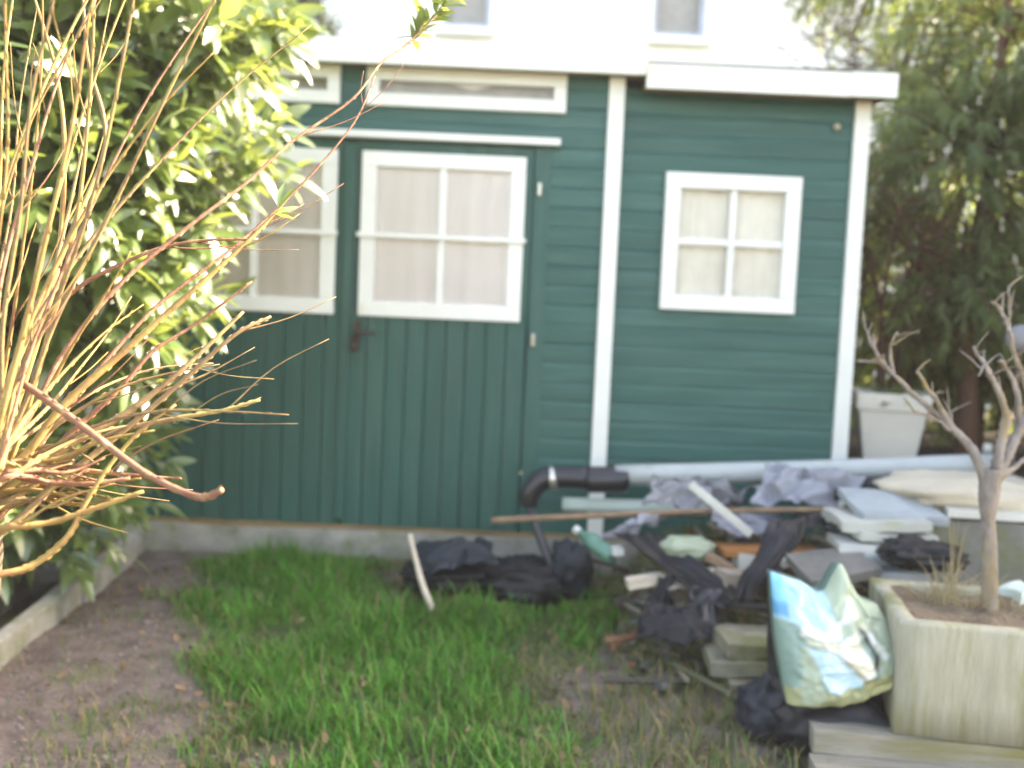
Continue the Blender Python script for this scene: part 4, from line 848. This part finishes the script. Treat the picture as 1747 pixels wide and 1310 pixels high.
me = tomesh('body', bm, True); link('body', me, 'planter', plant)
V1 = []; F1 = []
for j in range(16):
    for i in range(20): x = -0.288 + 0.576 * i / 19; y = -0.198 + 0.396 * j / 15; V1.append((x, y, 0.315 + 0.02 * fbm((x, y, 3), 9)))
for j in range(15):
    for i in range(19): F1.append((j * 20 + i, j * 20 + i + 1, j * 20 + i + 21, j * 20 + i + 20))
link('soil', pyd('soil', V1, F1), 'strawsoil', plant)
TB = Vector((at(1690, 1035, 3.0).x, 3.0, PZ + 0.29)); mt = empty('bare_tree', 'small leafless pruned tree growing in the concrete planter', 'tree', TB)
def rough_up(o, amp, fr):
    for v in o.data.vertices: v.co += Vector((fbm(v.co, fr), fbm(v.co + Vector((5, 0, 0)), fr), fbm(v.co + Vector((0, 5, 0)), fr))) * amp
    return o
def br(px, Ys, r0, r1, nm='branch', knob=0.09):
    P = [at(x, y, Y) - TB for (x, y), Y in zip(px, np.linspace(Ys[0], Ys[1], len(px)))]
    o = rough_up(tube(nm, P, [r0 * 0.76, (r0 + r1) * 0.31, r1 * 0.5], 'magnolia', mt, 9, 8, knob), 0.005, 28)
    Q = cr(P, 4); rt = random.Random(int(px[0][0] + px[-1][1])); v2 = []; f2 = []
    for k in range(len(Q) // 4):
        q = Q[rt.randrange(len(Q) // 2, len(Q))]; d = Vector((rt.uniform(-1, 1), rt.uniform(-.7, .7), rt.uniform(0, 1.2))).normalized() * rt.uniform(0.03, 0.11)
        tube_data([q, q + d * 0.5 + Vector((0, 0, 0.004)), q + d], [0.003, 0.0022, 0.001], 5, 3, v2, f2, 0.12); link('twig', pyd('twig', v2, f2), 'magnolia', mt); v2 = []; f2 = []
    return o
tube('trunk', [Vector((0, 0, -0.04)), at(1689, 960, 3.0) - TB, at(1686, 890, 3.0) - TB, at(1687, 850, 3.0) - TB, at(1692, 800, 3.0) - TB], [0.026, 0.022, 0.020, 0.030, 0.033], 'magnolia', mt, 12, 8, 0.05)
br([(1684, 830), (1660, 770), (1630, 735), (1580, 690), (1530, 645), (1495, 605)], (3.0, 3.02), 0.021, 0.009)
br([(1500, 610), (1485, 585), (1476, 562)], (3.02, 3.0), 0.009, 0.006); br([(1525, 640), (1518, 600), (1530, 565)], (3.02, 3.05), 0.008, 0.005)
br([(1520, 634), (1495, 616), (1464, 616)], (3.02, 3.04), 0.008, 0.005); br([(1622, 728), (1600, 690), (1580, 660), (1564, 634)], (3.01, 2.95), 0.012, 0.009)
br([(1625, 735), (1590, 712), (1560, 703)], (3.01, 2.97), 0.008, 0.005); br([(1625, 735), (1622, 710), (1618, 695)], (3.01, 3.05), 0.01, 0.008)
br([(1697, 820), (1705, 770), (1716, 720), (1712, 690), (1695, 650), (1672, 610), (1660, 592)], (3.0, 2.97), 0.024, 0.009)
br([(1690, 640), (1680, 625), (1668, 640)], (2.97, 2.95), 0.007, 0.005)
br([(1700, 815), (1722, 770), (1745, 720), (1775, 670), (1800, 610)], (3.0, 3.05), 0.026, 0.012)
br([(1740, 725), (1738, 690), (1728, 650), (1712, 622), (1704, 615)], (3.03, 3.0), 0.014, 0.01)
br([(1760, 690), (1745, 640), (1728, 600), (1722, 560), (1705, 528), (1692, 515)], (3.05, 3.0), 0.013, 0.007)
br([(1722, 565), (1722, 530), (1720, 490)], (3.01, 3.05), 0.007, 0.004)
br([(1708, 810), (1740, 790), (1790, 740)], (3.0, 3.1), 0.014, 0.008)
# dry grass in the planter
tv = []; tf = []
def tuft(c, n, h, sp, rn):
    for i in range(n):
        a = rn.uniform(0, 6.28); l = h * rn.uniform(0.4, 1); e = Vector((math.cos(a), math.sin(a), 0)) * sp * rn.uniform(0.2, 1)
        tube_data([c + e * 0.2, c + e * 0.5 + Vector((0, 0, l * 0.6)), c + e * 1.1 + Vector((0, 0, l))], [0.0014, 0.0011, 0.0004], 3, 3, tv, tf)
rn = random.Random(5)
for (x, y, n, h, sp) in ((1608, 1045, 50, 0.17, 0.10), (1622, 1040, 12, 0.34, 0.03), (1575, 1035, 30, 0.09, 0.14), (1655, 1050, 40, 0.10, 0.14), (1720, 1050, 30, 0.08, 0.14), (1640, 1020, 30, 0.10, 0.14), (1690, 1015, 24, 0.09, 0.14), (1595, 1020, 24, 0.08, 0.12)):
    c = gnd(x, y, PZ + 0.29); tuft(c, n, h, sp, rn)
o = link('dry_grass', pyd('dry_grass', tv, tf), 'drygrass'); o['kind'] = 'stuff'; tag(o, 'dry straw-coloured grass tufts in the planter soil', 'grass')
tag(slab('pale_stone', gnd(1738, 1032, PZ + 0.30), 0.10, 0.08, 0.05, 'palepipe', 0.4, seed=41, rag=0.02), 'pale blue-grey stone on the planter soil at the right edge', 'stone')
# timbers carrying the planter
TL = ['upper weathered timber directly under the front of the planter', 'lower mossy timber running along the bottom right corner', 'rear timber under the planter beside the soil bag']
for i, (px_, py_, pz_, hx_, sy, sz) in enumerate(((1.62, 2.80, 0.05, 1.4, 0.15, 0.068), (1.62, 2.66, -0.03, 1.46, 0.12, 0.085), (1.75, 3.08, 0.0, 1.3, 0.34, 0.118))):
    tag(slab('timber', (px_, py_, pz_), hx_, sy, sz, 'sleeper', R(-6 if i < 2 else -10), seed=50 + i, rag=0.008), TL[i], 'timber', 'timbers under the planter')

# ------------------------------------------------------------------ soil bag
BY = 2.90
tag(sack('black_bag', (at(1432, 1235, 2.95).x, 2.99, -0.02), 0.19, 0.14, 0.095, 'blacktarp', 0.2, 6, 44, -0.1, 3.0), 'black plastic bag slumped under the printed soil bag', 'bag')
tag(sack('black_bag', (at(1318, 1225, 3.0).x, 3.05, -0.02), 0.09, 0.09, 0.09, 'slatetarp', 0.3, 7, 45), 'small dark blue bag left of the printed soil bag', 'bag')
# outline of the bag front, given by its corners in a 0..1 frame: width .40, height .44
def inp(u, v, P):
    return inpoly(u, v, [Vector((a, b, 0)) for a, b in P])
def bagcol(u, v):     # flat print of the bag, u to the right, v up
    sky_, pale, cream, wht, teal, lime, olv, blu, drk = (0.16, 0.46, 0.66), (0.40, 0.58, 0.65), (0.56, 0.54, 0.42), (0.68, 0.70, 0.67), (0.20, 0.30, 0.27), (0.36, 0.42, 0.32), (0.33, 0.34, 0.19), (0.08, 0.30, 0.52), (0.03, 0.03, 0.03)
    n = fbm((u * 2, v * 2, 5), 2.2) * 0.02; u2, v2 = u + n, v + n * 0.8
    c = teal
    if u2 > 0.72: c = (0.33, 0.40, 0.30)
    if v2 < 0.16: c = olv
    if v2 < 0.2 and u2 > 0.6: c = (0.42, 0.42, 0.22)
    if inp(u2, v2, [(0.10, 0.0), (0.16, 0.5), (0.24, 0.5), (0.3, 0.08)]): c = lime
    if v2 > 0.66 and u2 < 0.56: c = pale
    if v2 > 0.82 and u2 < 0.6: c = (0.34, 0.58, 0.70)
    if u2 < 0.10 and v2 > 0.68: c = blu if v2 < 0.8 else sky_
    if u2 > 0.48 and v2 > 0.62: c = lime
    if inp(u2, v2, [(0.46, 0.68), (0.68, 0.74), (0.64, 0.84), (0.5, 0.74)]): c = wht
    if inp(u2, v2, [(0.17, 0.58), (0.48, 0.60), (0.48, 0.67), (0.18, 0.66)]): c = wht
    if inp(u2, v2, [(0.22, 0.51), (0.44, 0.53), (0.44, 0.585), (0.22, 0.57)]): c = cream
    if inp(u2, v2, [(0.36, 0.53), (0.6, 0.63), (0.70, 0.26), (0.62, 0.22)]): c = (0.70, 0.67, 0.55)
    if inp(u2, v2, [(0.20, 0.49), (0.44, 0.50), (0.60, 0.20), (0.34, 0.12)]): c = (0.42, 0.60, 0.68)
    if inp(u2, v2, [(0.26, 0.36), (0.42, 0.36), (0.56, 0.18), (0.36, 0.13)]): c = (0.50, 0.70, 0.84)
    if inp(u2, v2, [(0.36, 0.52), (0.41, 0.5), (0.63, 0.24), (0.60, 0.21)]): c = (0.28, 0.25, 0.17)
    if inp(u2, v2, [(0.63, 0.66), (0.69, 0.64), (0.76, 0.42), (0.70, 0.24), (0.68, 0.36), (0.72, 0.44)]): c = drk
    if inp(u2, v2, [(0.70, 0.66), (0.76, 0.62), (0.86, 0.42), (0.80, 0.36), (0.77, 0.46)]): c = wht
    return c
BL, BR_, TL_, TR_ = (1342, 1200), (1545, 1152), (1314, 975), (1496, 1030)
nu, nv = 64, 64; V1 = []; F1 = []; T1 = []
b0 = at(1420, 1200, BY)
for side in (0, 1):
    for j in range(nv + 1):
        for i in range(nu + 1):
            u, v = i / nu, j / nv
            x = (BL[0] * (1 - u) + BR_[0] * u) * (1 - v) + (TL_[0] * (1 - u) + TR_[0] * u) * v
            y = (BL[1] * (1 - u) + BR_[1] * u) * (1 - v) + (TL_[1] * (1 - u) + TR_[1] * u) * v
            y -= 50 * math.exp(-((u - 0.66) / 0.11) ** 2) * v ** 4; y += 10 * math.exp(-((u - 0.45) / 0.1) ** 2) * v ** 4
            x += 14 * math.sin(math.pi * v) * (u - 0.35); y += 14 * math.sin(math.pi * u) * (1 - v) ** 3
            bulge = 0.105 * (max(0, math.sin(math.pi * u)) ** 0.55) * (max(0, math.sin(math.pi * (0.06 + 0.94 * v) ** 0.85)) ** 0.6)
            cr_ = 0.02 * (0.5 - abs(fbm((u * 2.0, v * 2.0, 2 + side), 2.2, 3)) * 1.5)
            p = at(x, y, BY + 0.10 * v) - b0
            p.y += (-bulge - cr_ * min(1, 6 * min(u, 1 - u) + 0.1)) if side == 0 else (0.06 + bulge * 0.6)
            if side == 1 and (i in (0, nu) or j in (0, nv)): p = V1[j * (nu + 1) + i] + Vector((0, 0.004, 0))
            V1.append(p); T1.append((*np.mean([bagcol(u + a_, v + b_) for a_ in (-0.013, -0.004, 0.004, 0.013) for b_ in (-0.013, -0.004, 0.004, 0.013)], axis=0), 1) if side == 0 else (0.12, 0.2, 0.18, 1))
wd = nu + 1; n1 = wd * (nv + 1)
for j in range(nv):
    for i in range(nu):
        k = j * wd + i; F1.append((k, k + 1, k + 1 + wd, k + wd)); k += n1; F1.append((k, k + wd, k + 1 + wd, k + 1))
edge_ = [i for i in range(nu)] + [nu + wd * j for j in range(nv)] + [nv * wd + nu - i for i in range(nu)] + [wd * (nv - j) for j in range(nv)]
for i in range(len(edge_)): a, b = edge_[i], edge_[(i + 1) % len(edge_)]; F1.append((b, a, a + n1, b + n1))
me = pyd('soil_bag', V1, F1); ca = me.color_attributes.new('tint', 'FLOAT_COLOR', 'POINT'); ca.data.foreach_set('color', np.array(T1, np.float32).ravel())
o = link('soil_bag', me, 'bagprint'); o.location = b0; tag(o, 'crumpled blue, white and green printed bag leaning against the planter', 'bag')

# ------------------------------------------------------------------ lawn, gravel, litter
def blades(name, pts, hts, cols, m, wid=0.0045):
    n = len(pts); pts = np.array(pts); hts = np.array(hts); a = rng.uniform(0, 6.283, n); ln = rng.uniform(0.15, 0.9, n) * hts
    dx, dy = np.cos(a), np.sin(a); wx, wy = -dy, dx; V1 = np.zeros((n, 7, 3)); wv = wid * rng.uniform(0.6, 1.3, n)
    for k, (t, ww) in enumerate(((0, 0.8), (0.4, 1.0), (0.75, 0.7))):
        bx_ = pts[:, 0] + dx * ln * t * t; by_ = pts[:, 1] + dy * ln * t * t; bz = pts[:, 2] + hts * t * (1 - 0.25 * t)
        V1[:, 2 * k] = np.stack([bx_ + wx * wv * ww / 2, by_ + wy * wv * ww / 2, bz], 1); V1[:, 2 * k + 1] = np.stack([bx_ - wx * wv * ww / 2, by_ - wy * wv * ww / 2, bz], 1)
    V1[:, 6] = np.stack([pts[:, 0] + dx * ln, pts[:, 1] + dy * ln, pts[:, 2] + hts * 0.75], 1)
    b = np.arange(n)[:, None] * 7
    loops = np.concatenate([b + np.array([[0, 1, 3, 2]]), b + np.array([[2, 3, 5, 4]]), b + np.array([[4, 5, 6]])], 1).ravel()
    st = (np.arange(n)[:, None] * 11 + np.array([[0, 4, 8]])).ravel()
    me = bpy.data.meshes.new(name); me.vertices.add(n * 7); me.vertices.foreach_set('co', V1.ravel()); me.loops.add(n * 11); me.loops.foreach_set('vertex_index', loops.astype(np.int32))
    me.polygons.add(n * 3); me.polygons.foreach_set('loop_start', st.astype(np.int32)); me.update(calc_edges=True); me.validate(); me.shade_smooth()
    ca = me.color_attributes.new('tint', 'FLOAT_COLOR', 'POINT'); ca.data.foreach_set('color', np.repeat(np.array(cols, np.float32), 7, axis=0).ravel())
    o = link(name, me, m); o['kind'] = 'stuff'; return o
P_, H_, K_ = [], [], []; P2, H2, K2 = [], [], []
for i in range(150000):
    x = random.uniform(-1.8, 1.5); y = random.uniform(2.2, 4.95); l = lawn(x, y)
    n = noise.noise(Vector((x * 3.1, y * 3.1, 5))); pr2 = max(0, min(1, (l + 0.05) / 0.22)) * max(0.08, min(1, 0.7 + 1.2 * n))
    if y > 4.93: continue
    if random.random() < pr2:
        k = random.random(); g = (0.07, 0.26, 0.025) if k < 0.42 else ((0.115, 0.33, 0.04) if k < 0.75 else ((0.045, 0.13, 0.035) if k < 0.88 else (0.28, 0.23, 0.10)))
        if random.random() < 0.45 * max(0, 1 - l / 0.22): g = random.choice([(0.26, 0.21, 0.09), (0.17, 0.19, 0.06), (0.2, 0.15, 0.07)])
        q = 0.85 + 0.3 * noise.noise(Vector((x * 2, y * 2, 9))); P_.append((x, y, relief(x, y) - 0.004)); H_.append((random.uniform(0.025, 0.07) if random.random() < 0.9 else random.uniform(0.07, 0.14)) * (1 + 0.9 * n) * (0.7 + 0.5 * min(1, max(0, l * 3)))); K_.append((g[0] * q, g[1] * q, g[2] * q, 1))
    elif random.random() < (0.14 if x > -0.9 else (0.12 if (x > -1.35 and y < 3.1) else 0.02)) * (1 + 1.5 * noise.noise(Vector((x * 4, y * 4, 1)))):
        g = random.choice([(0.09, 0.16, 0.035), (0.2, 0.16, 0.075), (0.3, 0.22, 0.10), (0.07, 0.12, 0.03)]); P2.append((x, y, max(relief(x, y), mound(x, y)) - 0.004)); H2.append(random.uniform(0.02, 0.09) * (1.4 if x > 0.3 else 0.8)); K2.append((*g, 1))
blades('grass', P_, H_, K_, 'grass'); blades('weeds', P2, H2, K2, 'grass', 0.004)
SM = []
for s in range(3):
    bm = bmesh.new(); bmesh.ops.create_cube(bm, size=1.0); bmesh.ops.subdivide_edges(bm, edges=list(bm.edges), cuts=1, use_grid_fill=True)
    for v in bm.verts: v.co = v.co.normalized() * (0.5 + 0.2 * noise.noise(v.co * 2 + Vector((s * 9, 0, 0)))); v.co.z *= 0.6
    SM.append(tomesh('stone', bm))
st = []
for i in range(5200):
    x = random.uniform(-1.75, 1.4); y = random.uniform(2.1, 4.9)
    if lawn(x, y) > 0.04 or (x > -0.6 and random.random() > 0.45): continue
    s = random.choice([0.007, 0.009, 0.012, 0.016]) * random.uniform(0.7, 1.3)
    M4 = Matrix.Translation((x, y, relief(x, y) + s * 0.12)) @ Matrix.Rotation(random.uniform(0, 6.28), 4, 'Z') @ Matrix.Scale(s, 4); st.append((i % 3, M4))
join_instances('gravel', SM, st, 'stones')['kind'] = 'stuff'
lt = leaf_mesh('dead_leaf', 0.05, 0.028, 'litter', -0.3, 0.5); li = []
for i in range(1900):
    x = random.uniform(-1.75, 1.35); y = random.uniform(2.2, 4.9); l = lawn(x, y)
    if (l > 0.1 and random.random() > 0.1) or (x < -0.9 and random.random() > 0.25): continue
    li.append((0, leaf_mat(Vector((x, y, max(relief(x, y), mound(x, y)) + 0.006 + (0.03 if l > 0.1 else 0))), (random.uniform(-1, 1), random.uniform(-1, 1), random.uniform(-0.1, 0.35)), random.uniform(0.3, 0.9), random.uniform(-0.8, 0.8))))
join_instances('leaf_litter', [lt], li, 'litter')['kind'] = 'stuff'

# ------------------------------------------------------------------ thin air volume added in place of lens glare
bm = bmesh.new(); addbox(bm, -72, 72, -52, 92, -1.2, 9.2); hz = link('glare_haze', tomesh('glare_haze', bm), None); hz['kind'] = 'stuff'
M = bpy.data.materials.new('glare_haze'); M.use_nodes = True; N = M.node_tree.nodes; N.remove(N['Principled BSDF'])
pv = N.new('ShaderNodeVolumePrincipled'); pv.inputs['Color'].default_value = (0.97, 0.98, 1, 1); pv.inputs['Density'].default_value = 0.0019
M.node_tree.links.new(pv.outputs[0], N['Material Output'].inputs['Volume']); hz.data.materials.append(M)
